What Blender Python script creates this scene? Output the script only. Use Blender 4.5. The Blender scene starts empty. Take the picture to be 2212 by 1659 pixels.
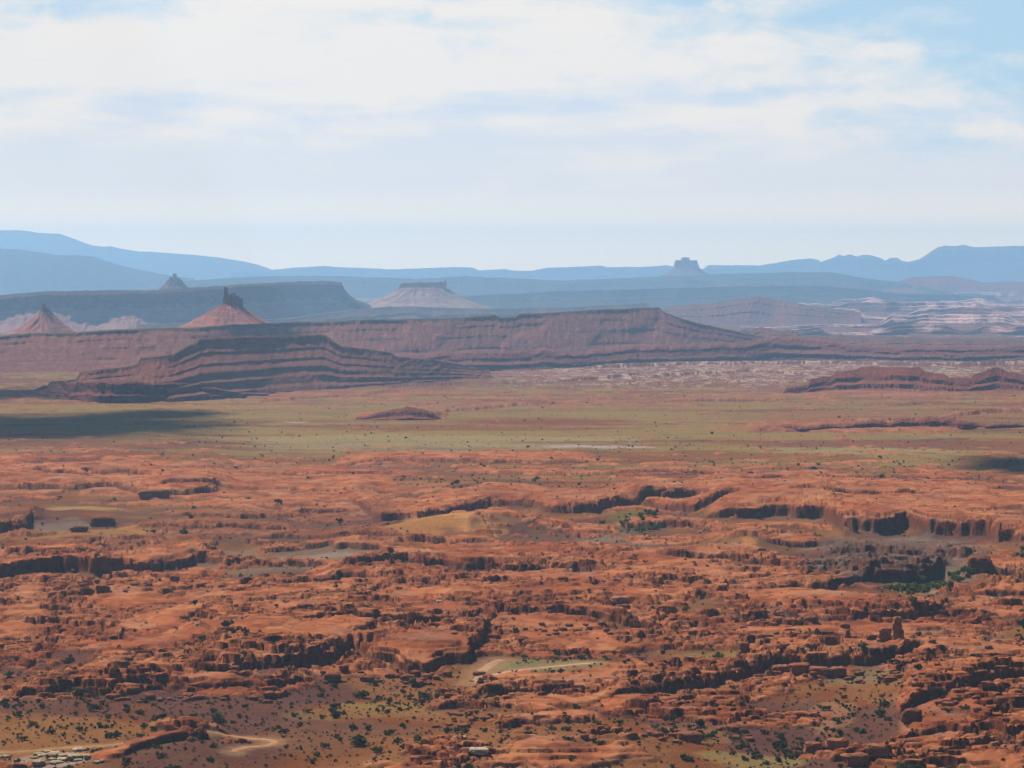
import bpy, math, random
import numpy as np
from mathutils import Vector

S = bpy.context.scene
COL = S.collection
F = np.float32

# ------------------------------------------------------------------ camera
FPX, UC, VH, CAMZ = 6272.0, 1106.0, 575.0, 200.0     # focal length / centre / horizon of the measured photograph (2212 px wide)
cam_d = bpy.data.cameras.new("camera"); cam = bpy.data.objects.new("camera", cam_d); COL.objects.link(cam)
cam.location = (0, 0, CAMZ)
cam.rotation_euler = (math.radians(90) - math.atan(254.5 / FPX), 0, 0)
cam_d.sensor_width = 36.0; cam_d.lens = 36.0 * FPX / 2212.0
cam_d.clip_start = 1.0; cam_d.clip_end = 200000.0
S.camera = cam

# ------------------------------------------------------------------ sun, sky, exposure
SUN_EL, SUN_AZ = math.radians(51), math.radians(-42)   # azimuth from +Y towards +X
sd = Vector((math.sin(SUN_AZ) * math.cos(SUN_EL), math.cos(SUN_AZ) * math.cos(SUN_EL), math.sin(SUN_EL)))
sl = bpy.data.lights.new("sun", 'SUN'); sun = bpy.data.objects.new("sun", sl); COL.objects.link(sun)
sl.energy = 5.0; sl.angle = math.radians(0.53); sl.color = (1.0, 0.92, 0.79)
sun.rotation_euler = sd.to_track_quat('Z', 'Y').to_euler(); sun.location = (0, 0, 900)

W = bpy.data.worlds.new("World"); S.world = W; W.use_nodes = True
nt = W.node_tree; nt.nodes.clear()
class G:                                   # tiny node-graph helper
    def __init__(s, tree): s.t = tree
    def n(s, typ, **kw):
        nd = s.t.nodes.new(typ)
        for k, v in kw.items(): setattr(nd, k, v)
        return nd
    def put(s, sock, v):
        if hasattr(v, 'is_output') or isinstance(v, bpy.types.NodeSocket): s.t.links.new(v, sock)
        elif v is not None: sock.default_value = v
    def m(s, op, a, b=None, c=None, clamp=False):
        nd = s.n('ShaderNodeMath', operation=op, use_clamp=clamp)
        for i, v in enumerate((a, b, c)):
            if v is not None: s.put(nd.inputs[i], v)
        return nd.outputs[0]
    def noise(s, vec, scale, detail=4, rough=.55, dist=0.0):
        nd = s.n('ShaderNodeTexNoise'); s.put(nd.inputs['Vector'], vec)
        nd.inputs['Scale'].default_value = scale; nd.inputs['Detail'].default_value = detail
        nd.inputs['Roughness'].default_value = rough; nd.inputs['Distortion'].default_value = dist
        return nd.outputs['Fac']
    def vmul(s, vec, k, add=(0, 0, 0)):
        nd = s.n('ShaderNodeVectorMath', operation='MULTIPLY_ADD'); s.put(nd.inputs[0], vec)
        nd.inputs[1].default_value = k; nd.inputs[2].default_value = add; return nd.outputs[0]
    def ramp(s, v, a, b, lo=0.0, hi=1.0):
        nd = s.n('ShaderNodeMapRange', interpolation_type='SMOOTHSTEP'); s.put(nd.inputs[0], v)
        for i, q in enumerate((a, b, lo, hi)): nd.inputs[i + 1].default_value = q
        return nd.outputs[0]
    def mix(s, f, a, b, blend='MIX'):
        nd = s.n('ShaderNodeMix', data_type='RGBA', blend_type=blend)
        s.put(nd.inputs[0], f); s.put(nd.inputs[6], a); s.put(nd.inputs[7], b); return nd.outputs[2]
g = G(nt)
tc = g.n('ShaderNodeTexCoord').outputs['Generated']
sep = g.n('ShaderNodeSeparateXYZ'); nt.links.new(tc, sep.inputs[0])
dx, dy, dz = sep.outputs
sky = g.n('ShaderNodeTexSky', sky_type='NISHITA', sun_disc=False)
sky.sun_elevation = SUN_EL; sky.sun_rotation = SUN_AZ; sky.altitude = 1500
sky.air_density = 1.0; sky.dust_density = 0.6; sky.ozone_density = 3.0
SKY = 0.05
band = g.noise(g.vmul(tc, (9, 9, 62), (3, 0, 1)), 1.0, 5, .5, .6)            # long flat streaks
puff = g.noise(g.vmul(tc, (26, 26, 75), (1, 5, 2)), 1.0, 7, .6, .35)         # ragged edges
wisp = g.noise(g.vmul(tc, (12, 12, 120), (7, 1, 4)), 1.0, 6, .55, .8)
# edge of the cloud deck: it runs out towards the upper right
edge = g.m('SUBTRACT', 0.0990, g.m('ADD', g.m('MULTIPLY', g.m('MAXIMUM', dx, 0.0), 0.27), dz))
edge = g.m('MULTIPLY', edge, 27.0)
cov = g.m('ADD', edge, g.m('MULTIPLY', g.m('SUBTRACT', puff, 0.5), 3.6))
cov = g.m('MULTIPLY', g.ramp(cov, -0.80, 0.60), g.ramp(dy, .1, .8))
sc = g.ramp(g.m('ADD', g.m('MULTIPLY', puff, .6), g.m('MULTIPLY', wisp, .4)), .53, .70, 0.0, .75)        # stray wisps in the blue
up = g.m('MULTIPLY', g.ramp(dz, .12, .30, 1.0, .0), g.ramp(dy, .1, .8))
cov = g.m('MAXIMUM', cov, g.m('MULTIPLY', g.m('MULTIPLY', sc, up), g.ramp(dy, .1, .8)))
tone = g.m('ADD', g.m('MULTIPLY', wisp, .25), g.m('ADD', g.m('MULTIPLY', band, .40), g.m('MULTIPLY', puff, .35)))
hi = g.ramp(dz, .015, .085, -0.14, .10)
tone = g.ramp(g.m('ADD', tone, hi), .38, .54)
K = .53 / SKY
ccol = g.mix(tone, (.66 * K, .76 * K, .90 * K, 1), (1.02 * K, .93 * K, .84 * K, 1))
low = g.m('MULTIPLY', g.ramp(dz, -.01, .075, 1.0, 0.0), g.ramp(dy, .1, .8))
ccol = g.mix(low, ccol, (1.40 * K, 1.08 * K, .72 * K, 1))
low2 = g.m('MULTIPLY', g.ramp(dz, .002, .030, 1.0, 0.0), g.ramp(dy, .1, .8))
ccol = g.mix(g.m('MULTIPLY', low2, .8), ccol, (2.6 * K, 1.72 * K, .60 * K, 1))
skyc = g.mix(.55, sky.outputs[0], (.55 * K, .78 * K, .95 * K, 1))
skyb = g.mix(up, sky.outputs[0], skyc)
col = g.mix(cov, skyb, ccol)
bg = g.n('ShaderNodeBackground'); bg.inputs[1].default_value = SKY
nt.links.new(col, bg.inputs[0])
wo = g.n('ShaderNodeOutputWorld'); nt.links.new(bg.outputs[0], wo.inputs[0])

S.view_settings.view_transform = 'Standard'; S.view_settings.look = 'None'
S.view_settings.exposure = 0.85; S.view_settings.gamma = 1.0; S.view_settings.use_curve_mapping = False
S.cycles.use_denoising = True
S.cycles.max_bounces = 4; S.cycles.diffuse_bounces = 2; S.cycles.glossy_bounces = 1
S.cycles.volume_bounces = 0; S.cycles.transparent_max_bounces = 16

# ------------------------------------------------------------------ noise on numpy arrays
_r = np.random.RandomState(7)
_TB = 512
_A = (_r.rand(_TB, _TB) * 2 * np.pi).astype(F)
_GX, _GY = np.cos(_A).ravel(), np.sin(_A).ravel()
_V1, _V2, _V3 = [_r.rand(_TB, _TB).astype(F).ravel() for _ in range(3)]
def pn(x, y, seed=0):
    x = (x + seed * 37.31).astype(F); y = (y + seed * 91.7).astype(F)
    xi = np.floor(x); yi = np.floor(y); fx = x - xi; fy = y - yi
    xi = xi.astype(np.int32) & (_TB - 1); yi = yi.astype(np.int32) & (_TB - 1)
    x1 = (xi + 1) & (_TB - 1); y1 = (yi + 1) & (_TB - 1)
    def gr(ix, iy, ax, ay):
        k = iy * _TB + ix
        return _GX[k] * ax + _GY[k] * ay
    sx = fx * fx * fx * (fx * (fx * 6 - 15) + 10); sy = fy * fy * fy * (fy * (fy * 6 - 15) + 10)
    a = gr(xi, yi, fx, fy); b = gr(x1, yi, fx - 1, fy)
    c = gr(xi, y1, fx, fy - 1); d = gr(x1, y1, fx - 1, fy - 1)
    a += sx * (b - a); c += sx * (d - c)
    return (a + sy * (c - a)) * F(1.5)
def fbm(x, y, sc, oc=4, seed=0, gain=.5):
    t = np.zeros(np.shape(x), F); amp = 1.0; k = 1.0 / sc
    ca, sa = .8, .6
    px, py = np.asarray(x, F) * F(k), np.asarray(y, F) * F(k)
    for i in range(oc):
        t += F(amp) * pn(px, py, seed + i); amp *= gain
        px, py = F(2.03) * (F(ca) * px - F(sa) * py), F(2.03) * (F(sa) * px + F(ca) * py)
    return t
def vor(x, y, size, seed=0, jit=.85):
    """cell edge distance (F2-F1) and a random number per cell"""
    px = np.asarray(x, F) / F(size) + F(seed * 13.7); py = np.asarray(y, F) / F(size) + F(seed * 5.3)
    xi = np.floor(px); yi = np.floor(py); fx = px - xi; fy = py - yi
    xi = xi.astype(np.int32); yi = yi.astype(np.int32)
    d1 = np.full(px.shape, 9, F); d2 = d1.copy(); rid = np.zeros(px.shape, F); off = np.zeros(px.shape, F)
    for j in (-1, 0, 1):
        for i in (-1, 0, 1):
            k = ((yi + j) & (_TB - 1)) * _TB + ((xi + i) & (_TB - 1))
            ox = F(i) + F(.5) + (_V1[k] - F(.5)) * F(jit) - fx; oy = F(j) + F(.5) + (_V2[k] - F(.5)) * F(jit) - fy
            d = ox * ox + oy * oy
            near = d < d1
            d2 = np.where(near, d1, np.minimum(d2, d)); rid = np.where(near, _V3[k], rid); off = np.where(near, oy, off); d1 = np.where(near, d, d1)
    return np.sqrt(d2) - np.sqrt(d1), rid, off
def ss(x, a, b):
    t = np.clip((x - a) / (b - a), 0, 1); return t * t * (3 - 2 * t)
def zbase(y):
    """the desert floor falls gently away beyond three kilometres"""
    return -.012 * np.clip(np.asarray(y, float) - 3000.0, 0, 9000.0)
_ty = np.geomspace(300, 90000, 6000); _tv = VH + (CAMZ - zbase(_ty)) * FPX / _ty
def uv_of(x, y): return (UC + FPX * x / y).astype(F), (VH + (CAMZ - zbase(y)) * FPX / y).astype(F)
def dist(v): return np.interp(np.asarray(v, float), _tv[::-1], _ty[::-1])

# ------------------------------------------------------------------ properties, materials, meshes
def tag(o, label=None, cat=None, group=None, kind=None):
    if label: o['label'] = label
    if cat: o['category'] = cat
    if group: o['group'] = group
    if kind: o['kind'] = kind
    return o
def mat_rock(name, bump=.6, bscale=.35, var=.35, fine=1.0, streak=0.0):
    """surface colour from the mesh's own colour attribute, broken up by world-space grain"""
    m = bpy.data.materials.new(name); m.use_nodes = True
    q = G(m.node_tree); m.node_tree.nodes.clear()
    at = q.n('ShaderNodeAttribute', attribute_name='Col').outputs['Color']
    pos = q.n('ShaderNodeNewGeometry').outputs['Position']
    n1 = q.noise(pos, bscale * fine, 6, .65); n2 = q.noise(q.vmul(pos, (1, 1, 3)), .045 * fine, 5, .6)
    k = q.m('ADD', q.m('MULTIPLY', n1, var), q.m('MULTIPLY', n2, var))
    k = q.m('ADD', k, 1.0 - var)
    cc = q.n('ShaderNodeCombineColor')
    for i in range(3): m.node_tree.links.new(k, cc.inputs[i])
    c = q.mix(1.0, at, cc.outputs[0], 'MULTIPLY')
    if streak:
        n3 = q.noise(q.vmul(pos, (.15, .15, 4.0)), .25 * fine, 3, .6)
        c = q.mix(q.m('MULTIPLY', q.ramp(n3, .45, .6), streak), c, q.mix(1.0, c, (.6, .5, .5, 1), 'MULTIPLY'))
    bs = q.n('ShaderNodeBsdfPrincipled'); bs.inputs['Roughness'].default_value = .92
    bs.inputs['Specular IOR Level'].default_value = .0
    m.node_tree.links.new(c, bs.inputs['Base Color'])
    bp = q.n('ShaderNodeBump'); bp.inputs['Strength'].default_value = bump; bp.inputs['Distance'].default_value = 1.2 if fine == 1 else 3.0 / fine
    m.node_tree.links.new(q.noise(pos, .30 * fine, 7, .7), bp.inputs['Height'])
    m.node_tree.links.new(bp.outputs[0], bs.inputs['Normal'])
    o = q.n('ShaderNodeOutputMaterial'); m.node_tree.links.new(bs.outputs[0], o.inputs[0])
    return m
M_ground = mat_rock("desert_ground", .9, .30, .42)
M_hill = mat_rock("hill_rock", .9, .14, .55, .8, .4)
M_far = mat_rock("far_hill", .7, .03, .45, .2)
M_boulder = mat_rock("boulder_rock", .6, .5, .35)

def grid_mesh(name, P, C, mat, wrap=False, flip=False):
    """P: rows x cols x 3 points, C: rows x cols x 3 colours -> one mesh object"""
    r, c, _ = P.shape
    me = bpy.data.meshes.new(name)
    idx = np.arange(r * c, dtype=np.int32).reshape(r, c)
    if wrap: idx = np.concatenate([idx, idx[:, :1]], 1)
    q = np.stack([idx[:-1, :-1], idx[:-1, 1:], idx[1:, 1:], idx[1:, :-1]], -1)
    if flip: q = q[..., ::-1]
    q = np.ascontiguousarray(q).reshape(-1, 4); nq = len(q)
    me.vertices.add(r * c); me.vertices.foreach_set('co', np.ascontiguousarray(P, F).ravel())
    me.loops.add(nq * 4); me.loops.foreach_set('vertex_index', q.ravel())
    me.polygons.add(nq); me.polygons.foreach_set('loop_start', np.arange(0, nq * 4, 4, dtype=np.int32))
    me.polygons.foreach_set('use_smooth', np.ones(nq, bool))
    me.update(calc_edges=True)
    col_attr(me, C.reshape(-1, 3))
    me.materials.append(mat)
    o = bpy.data.objects.new(name, me); COL.objects.link(o)
    return o
def col_attr(me, C):
    a = me.color_attributes.new('Col', 'FLOAT_COLOR', 'POINT')
    c4 = np.ones((len(C), 4), F); c4[:, :3] = C
    a.data.foreach_set('color', c4.ravel())
def lerp(a, b, t): return a + (b - a) * t
def rgb(*c): return np.array(c, F)
def blend(C, c, w): C += (np.asarray(c, F) - C) * w[..., None]

# real surface colours
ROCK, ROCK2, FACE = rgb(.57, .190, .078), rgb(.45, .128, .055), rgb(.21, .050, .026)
SOIL, SHALE, SAND, GRASS = rgb(.33, .105, .036), rgb(.19, .085, .072), rgb(.50, .25, .09), rgb(.43, .275, .092)
WHITE, PINK, GREEN, GREY = rgb(.62, .50, .40), rgb(.58, .30, .21), rgb(.12, .16, .04), rgb(.34, .25, .19)

# ------------------------------------------------------------------ the ground: escarpments, outcrops, soil
# each: rim foot points measured on the photograph, height m, length behind the rim m, raggedness m
SCARPS = [
 ([(-300,1275),(60,1262),(130,1256),(200,1264),(330,1236),(420,1217),(475,1224)], 14, 75, 9),
 ([(-100,1212),(120,1208),(240,1204)], 5, 40, 6),
 ([(440,1480),(560,1476),(650,1472),(720,1450),(760,1428),(800,1442),(880,1464),(960,1452),(1010,1446),(1040,1428),(1056,1380)], 10.5, 150, 8),
 ([(640,1395),(760,1390),(880,1400),(960,1385),(1040,1370)], 5, 60, 8),
 ([(60,1512),(230,1509),(260,1496),(340,1491),(460,1499),(600,1491),(660,1487)], 4.5, 60, 4),
 ([(330,1588),(380,1597),(450,1598)], 4, 25, 3),
 ([(260,1650),(330,1632),(400,1612),(470,1600)], 2.5, 40, 2),
 ([(540,1292),(640,1284),(740,1262),(830,1278),(960,1290)], 6, 60, 7),
 ([(740,1246),(860,1240),(1000,1246),(1160,1250),(1300,1262)], 6, 60, 7),
 ([(980,1335),(1100,1352),(1230,1355),(1330,1372),(1420,1378)], 6, 50, 7),
 ([(1300,1280),(1480,1288),(1640,1300),(1790,1290),(1900,1262)], 6.5, 60, 6),
 ([(1430,1215),(1600,1225),(1720,1235),(1830,1225)], 5, 50, 6),
 ([(1320,1522),(1480,1502),(1600,1476),(1690,1442),(1770,1446),(1850,1448),(1910,1442),(1965,1432),(1992,1424)], 8, 45, 6),
 ([(1600,1405),(1700,1402),(1790,1392),(1880,1398),(1950,1404)], 6, 40, 5),
 ([(1690,1346),(1850,1354),(1960,1354),(2032,1346)], 6.5, 55, 3),
 ([(1020,1408),(1120,1420),(1280,1425),(1400,1408)], 3.5, 40, 4),
 ([(1940,1480),(2010,1450),(2080,1440),(2400,1445)], 7, 90, 8),
 ([(1950,1562),(2040,1542),(2130,1532),(2212,1522),(2420,1505)], 7, 90, 7),
 ([(1960,1603),(2050,1592),(2220,1625),(2400,1640)], 5, 60, 5),
 ([(1310,1552),(1400,1560),(1480,1573),(1562,1577)], 5, 55, 4),
 ([(930,1546),(1010,1540),(1045,1551)], 6.5, 30, 3),
 ([(1080,1600),(1190,1596),(1290,1590)], 2, 40, 3),
 ([(1790,1650),(1900,1652),(2010,1642),(2212,1612),(2400,1600)], 4, 35, 3),
 ([(1030,1500),(1150,1498),(1280,1492),(1400,1490)], 3.5, 50, 6),
 # middle distance
 ([(-300,1066),(60,1060),(180,1062),(240,1057),(300,1066),(350,1078),(420,1074),(470,1062)], 11, 380, 16),
 ([(40,1037),(150,1041),(240,1037),(330,1040)], 5.5, 160, 12),
 ([(340,1066),(480,1060),(620,1064),(760,1070)], 5, 120, 10),
 ([(-300,1172),(20,1166),(56,1150),(66,1128)], 19, 70, 8),
 ([(302,1152),(350,1149),(470,1150),(595,1152)], 6.5, 60, 5),
 ([(560,1168),(640,1164),(760,1172),(860,1180)], 3.5, 40, 6),
 ([(760,1090),(822,1140),(870,1136),(900,1139),(940,1131),(978,1119),(1060,1101),(1140,1106),(1190,1115),(1240,1118),(1290,1114),(1340,1103),(1450,1094),(1510,1090)], 12, 300, 12),
 ([(1370,1100),(1440,1113),(1500,1117),(1585,1111)], 9, 90, 8),
 ([(1340,1150),(1440,1146),(1520,1150),(1560,1152)], 6, 50, 6),
 ([(1540,1128),(1700,1126),(1780,1130),(1826,1160),(1900,1162),(1960,1152),(2010,1166),(2080,1172),(2132,1174),(2160,1196),(2212,1200),(2420,1210)], 19, 300, 12),
 ([(1790,1207),(1900,1209),(2010,1216),(2112,1226)], 9, 45, 6),
 ([(1826,1238),(1950,1224),(2062,1224)], 8, 40, 5),
 ([(1850,1267),(1960,1270),(2022,1263),(2034,1247)], 13, 50, 4),
 ([(2030,1296),(2100,1304),(2212,1311),(2420,1315)], 5.5, 90, 4),
 ([(2110,1250),(2212,1262),(2420,1262)], 8, 80, 7),
 ([(1560,1180),(1700,1187),(1800,1183)],3.5,40,5),([(1580,1150),(1700,1149),(1780,1152)],3.5,40,5),([(560,1200),(700,1197),(830,1204)],3,40,6),([(470,1228),(640,1224),(720,1232)],3,40,5),([(860,1186),(960,1189),(1060,1185)],2.5,30,4),([(1130,1150),(1240,1160),(1330,1165)],3.5,40,6),([(620,1110),(700,1114),(790,1108)],3.5,40,6),([(380,1120),(520,1124),(640,1120)],3.5,40,6),([(1000,1022),(1200,1030),(1500,1028)],2.5,60,8),([(500,1020),(700,1026),(900,1024)],2.5,60,8),([(1500,1052),(1650,1048),(1800,1050)],2.5,60,8),([(1720,1092),(1850,1094),(2000,1090)],4,60,7),
 # plain
 ([(1636,936),(1720,936),(1800,929),(1900,923),(2000,921),(2100,925)], 5.5, 70, 12),
 ([(1800,912),(1880,917),(2040,915),(2064,905)], 5.5, 60, 12),
 ([(2040,902),(2140,894),(2400,890)], 5, 60, 12),
 ([(780,906),(830,903),(880,907),(944,902)], 6, 60, 10),
 ([(880,896),(1040,883),(1130,875),(1220,870),(1300,864),(1420,854)], 3.2, 60, 14),
 ([(1430,868),(1560,866),(1690,864)], 3.2, 60, 14),
 ([(1280,1002),(1100,1000),(860,998),(740,1010)][::-1], 4, 260, 12),
 ([(1690,852),(1760,848),(1850,845),(1950,850),(2080,842),(2420,840)], 9, 70, 14),
 ([(1710,838),(1800,833),(1900,824),(1985,816)], 9, 110, 14),
 ([(1900,834),(2060,836),(2120,828),(2420,826)], 9, 60, 14),
 ([(1040,832),(1200,826),(1330,818),(1420,806)], 7, 100, 25),
 ([(1380,820),(1500,812),(1620,806),(1740,812)], 8, 100, 25),
 ([(1280,798),(1450,792),(1620,790),(1800,788),(2000,792),(2400,790)], 11, 160, 25),
 ([(820,838),(920,834),(1010,830)], 7, 90, 20),
 ([(560,866),(660,860),(780,852),(880,846)], 4, 70, 15),
]
# ellipses on the ground: u, v, ru, rv, value
def ell(u, v, items, base):
    r = np.full(u.shape, base, F) if np.isscalar(base) else base.copy()
    for (a, b, ra, rb, val) in items:
        d = ((u - a) / ra) ** 2 + ((v - b) / rb) ** 2
        w = np.exp(-d * d * .8)
        r += (val - r) * w
    return r
ROCKY = [  # outcrop (1) against soil (0)
 (200,1225,330,42,1),(380,1350,520,95,.85),(860,1400,240,70,1),(1180,1265,640,75,1),(1700,1420,330,70,1),(2120,1470,200,70,1),
 (2120,1570,170,50,1),(1250,1530,340,60,.75),(1440,1560,150,30,1),(2000,1630,260,25,.9),(1150,1400,200,45,.85),(600,1470,260,40,.8),
 (300,1500,260,35,.6),(1900,1345,170,25,.9),(2130,1350,120,30,.7),
 (700,1560,420,50,.05),(250,1560,330,45,.1),(1170,1455,170,26,.0),(900,1500,220,28,.05),(560,1620,260,40,.15),(1560,1610,300,45,.15),
 (1850,1500,130,45,.1),(1980,1560,90,30,.15),(2010,1410,110,26,.1),(1480,1425,150,16,.1),(640,1215,180,30,.05),(560,1250,110,20,.1),
 (1000,1150,200,36,.0),(180,1125,150,50,.05),(1380,1130,80,30,.1),(1680,1165,110,40,.1),(1950,1205,210,62,.10),(2030,1275,110,26,.0),
 (1100,1050,300,22,.1),(1600,1030,400,20,.35),(100,1040,420,30,.8),(600,1060,300,40,.75),(900,1110,200,22,.8),(1450,1095,180,26,.8),
 (2000,1100,330,40,.9),(700,1125,320,38,.42),(450,1150,170,10,.7),(1250,1165,260,24,.40),(660,1215,200,26,.3),(400,1010,500,16,.5),(1700,1060,300,20,.6),
 (1100,930,1500,60,.06),(1850,925,260,16,.7),(880,898,100,10,.8),(1900,835,260,22,.85),(1500,800,500,22,.8),(1150,870,350,10,.4),(700,845,250,14,.5)]
def scarps(x, y, u, v):
    """height added behind every rim, and how much rock it shows"""
    H = np.zeros(x.shape, F); RK = np.zeros(x.shape, F); FR = np.zeros(x.shape, F)
    for k, (pts, h, back, rag) in enumerate(SCARPS):
        pu = np.array([p[0] for p in pts], float); pd = dist([p[1] for p in pts])
        if pu[0] > pu[-1]: pu, pd = pu[::-1], pd[::-1]
        sel = (u > pu[0] - 60) & (u < pu[-1] + 60) & (y > pd.min() - 4 * rag - 20) & (y < pd.max() + back * 3 + 60)
        if not sel.any(): continue
        xs, ys, us = x[sel], y[sel], u[sel]
        rim = np.interp(us, pu, pd).astype(F)
        sz = max(18.0, rag * 3.2)
        e, r, _ = vor(xs, ys, sz * .55, 20 + k)
        s = ys - rim + F(rag) * (fbm(xs, ys, sz, 3, 40 + k) * 1.3 + (r - .5) * .6)
        endw = 45.0
        fade = ss(us, pu[0] - 12 - endw, pu[0] + endw) * (1 - ss(us, pu[-1] - endw, pu[-1] + 12 + endw))
        hh = h * np.where(pd.mean() > 2050, .78, .86) * (.85 + .5 * fbm(xs, ys, sz * 5, 2, 70 + k)) * fade
        w1 = max(1.2, h * .16)
        j1 = .30 * h * (1 + .8 * fbm(xs, ys, sz * .8, 2, 90 + k)); j2 = .9 * h
        step = .40 * ss(s, 0, w1) + .36 * ss(s, w1 + j1, 2 * w1 + j1) + .24 * ss(s, 2 * w1 + j1 + j2 * .6, 3.2 * w1 + j1 + j2)
        if h > 12.5: step = .72 * ss(s, 0, h * .22) + .28 * ss(s, h * .5, h * 1.1)
        apron = .30 * np.exp(np.minimum(s, 0) / F(h * .9)) * (s < 0) + .30 * (s >= 0)       # talus at the foot
        prof = np.where(s < 0, apron, .30 + .70 * step) * np.exp(-np.maximum(s - back * .35, 0) / F(back))
        H[sel] += hh * prof
        RK[sel] = np.maximum(RK[sel], fade * ss(s, -1, 3) * (1 - ss(s, back * .25 + 10, back * .8 + 30)))
        FR[sel] = np.maximum(FR[sel], fade * ss(s, -h * 1.6, -h * .3) * (1 - ss(s, -1, 1)))
    return H, RK, FR
PATHS = {   # winding strips on the ground: measured points, width m
 'dirt_track': ([(-60,1612),(80,1612),(200,1611),(320,1607),(420,1598),(470,1592),(500,1588),(545,1597),(585,1603),(592,1611),(560,1622),(520,1634),(500,1646)], 3.6),
 'wash': ([(1018,1478),(1034,1473),(1040,1462),(1054,1456),(1066,1449),(1084,1444)], 5.0),
 'sandy_path': ([(1022,1118),(1024,1130),(1030,1146),(1042,1156),(1062,1168),(1072,1176)], 1.5),
 'sandy_trail': ([(1052,1470),(1120,1462),(1200,1456),(1290,1452)], 4.0)}
def path_pts(name, step=6.0):
    pts, w = PATHS[name]
    P = np.array([((a - UC) / FPX * dist(b), dist(b)) for a, b in pts], float)
    for _ in range(3):                                   # round the corners
        Q = np.empty((2 * len(P) - 2, 2)); Q[0::2] = P[:-1] * .75 + P[1:] * .25; Q[1::2] = P[:-1] * .25 + P[1:] * .75
        P = np.vstack([P[:1], Q, P[-1:]])
    L = np.r_[0, np.cumsum(np.hypot(*np.diff(P, axis=0).T))]
    t = np.linspace(0, L[-1], max(8, int(L[-1] / step)))
    return np.c_[np.interp(t, L, P[:, 0]), np.interp(t, L, P[:, 1])], w
def near_paths(x, y):
    m = np.zeros(x.shape, F)
    for n in PATHS:
        P, w = path_pts(n, 9.0)
        sel = (x > P[:, 0].min() - 40) & (x < P[:, 0].max() + 40) & (y > P[:, 1].min() - 40) & (y < P[:, 1].max() + 40)
        if not sel.any(): continue
        d = np.full(int(sel.sum()), 1e9, F); xs, ys = x[sel], y[sel]
        for a, b in P: d = np.minimum(d, (xs - F(a)) ** 2 + (ys - F(b)) ** 2)
        m[sel] = np.maximum(m[sel], 1 - ss(np.sqrt(d), w * .8, w * 2.4))
    return m
MOUNDS = [  # smooth rises: u, v, half-width m, depth m, height m
 (1010,1150,60,60,12),(1075,1160,42,50,7),(900,1160,45,40,4),(180,1118,42,50,6),(190,1168,60,40,3),(1625,1180,16,30,7),(1690,1168,26,45,10),
 (1960,1247,55,45,3),(1150,1560,60,60,6),(1130,1620,70,40,5),(1400,1640,60,40,4),(400,1640,40,30,5),(1250,1300,190,150,7),(400,1370,150,130,5),(2150,1500,70,70,6),(1750,1420,60,40,4),
 (1820,836,230,130,9),(2110,832,70,80,7),(870,900,70,60,4),(1290,745,180,200,10),(1600,735,220,200,14),(1150,770,300,200,8)]
def ground(x, y):
    """height, rock share and masks at any points of the desert floor"""
    x = np.asarray(x, F); y = np.asarray(y, F)
    u, v = uv_of(x, y)
    near = ss(v, 1080, 1220)                                   # broken rock country close by, plain beyond
    sc_, rk, front = scarps(x, y, u, v)
    U = fbm(x, y, 260, 3, 1) * (1.2 + 3.6 * near) + fbm(x, y, 75, 2, 2) * (.45 + 2.2 * near) + fbm(x, y, 1400, 2, 3) * 3.0 * (1 - near)
    for (a, b, w, d, h) in MOUNDS:
        cy = dist(b); cx = (a - UC) / FPX * cy
        U += F(h) * np.exp(-((x - F(cx)) / F(w)) ** 2 - ((y - F(cy)) / F(d)) ** 2)
    base = ell(u, v, ROCKY, .35)
    R = base + .42 * fbm(x, y, 60, 3, 6) + .16 * fbm(x, y, 14, 2, 8)
    P = near_paths(x, y)
    R = np.maximum(ss(R, .30, .62), .95 * rk) * (1 - P)
    R *= (1 - .9 * front)
    # bedding: two sets of benches, cut into joint blocks
    wx = 2.5 * fbm(x, y, 18, 2, 31); wy = 2.5 * fbm(x, y, 18, 2, 34)
    e1, r1, o1 = vor(x * F(.85) + wx, y * F(.70) + wy, 6.8, 1)
    e2, r2, o2 = vor(x + 2 * wx, y * F(.65) + 2 * wy, 24.0, 2)
    wv = near * .8 + .2
    clump = ss(fbm(x, y, 70, 2, 16) + .3 * (base - .5), -.30, .12)
    hA = U + 1.5 * R + sc_
    L2 = F(3.4)
    hB = hA + wv * R * .75 * (L2 * (np.floor(hA / L2 + r2) - r2 + F(.5)) - hA) * (.35 + .65 * clump)
    L1 = F(2.0)
    hC = L1 * (np.floor(hB / L1 + r1) - r1 + F(.5)) + 1.5 * o1 + wv * 1.6 * o2
    t = hB / F(1.5) + .4 * fbm(x, y, 60, 2, 12); k = np.floor(t); f = t - k
    ter = F(1.5) * (k + 1 - (1 - f) ** 5)                    # thin continuous ledges on the bare slickrock
    dome = np.sqrt(np.clip(e1 / .30, 0, 1)); cr = np.sqrt(np.clip(e2 / .09, 0, 1))
    rockz = lerp(ter, hC * .9 + hB * .1 + 1.6 * dome - 1.0, clump * (.25 + .75 * wv)) - wv * .9 * (1 - cr) * clump
    rockz += .22 * fbm(x, y, 6, 2, 18)
    soilz = U * .9 + sc_ * .92 + .12 * fbm(x, y, 9, 2, 19)
    z = lerp(soilz, rockz, ss(R, .15, .6))
    z = lerp(z, U * .85 + sc_ * .8, P) + zbase(y).astype(F)
    return z, R, rk, front, P, u, v, r1, r2, e1
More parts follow.
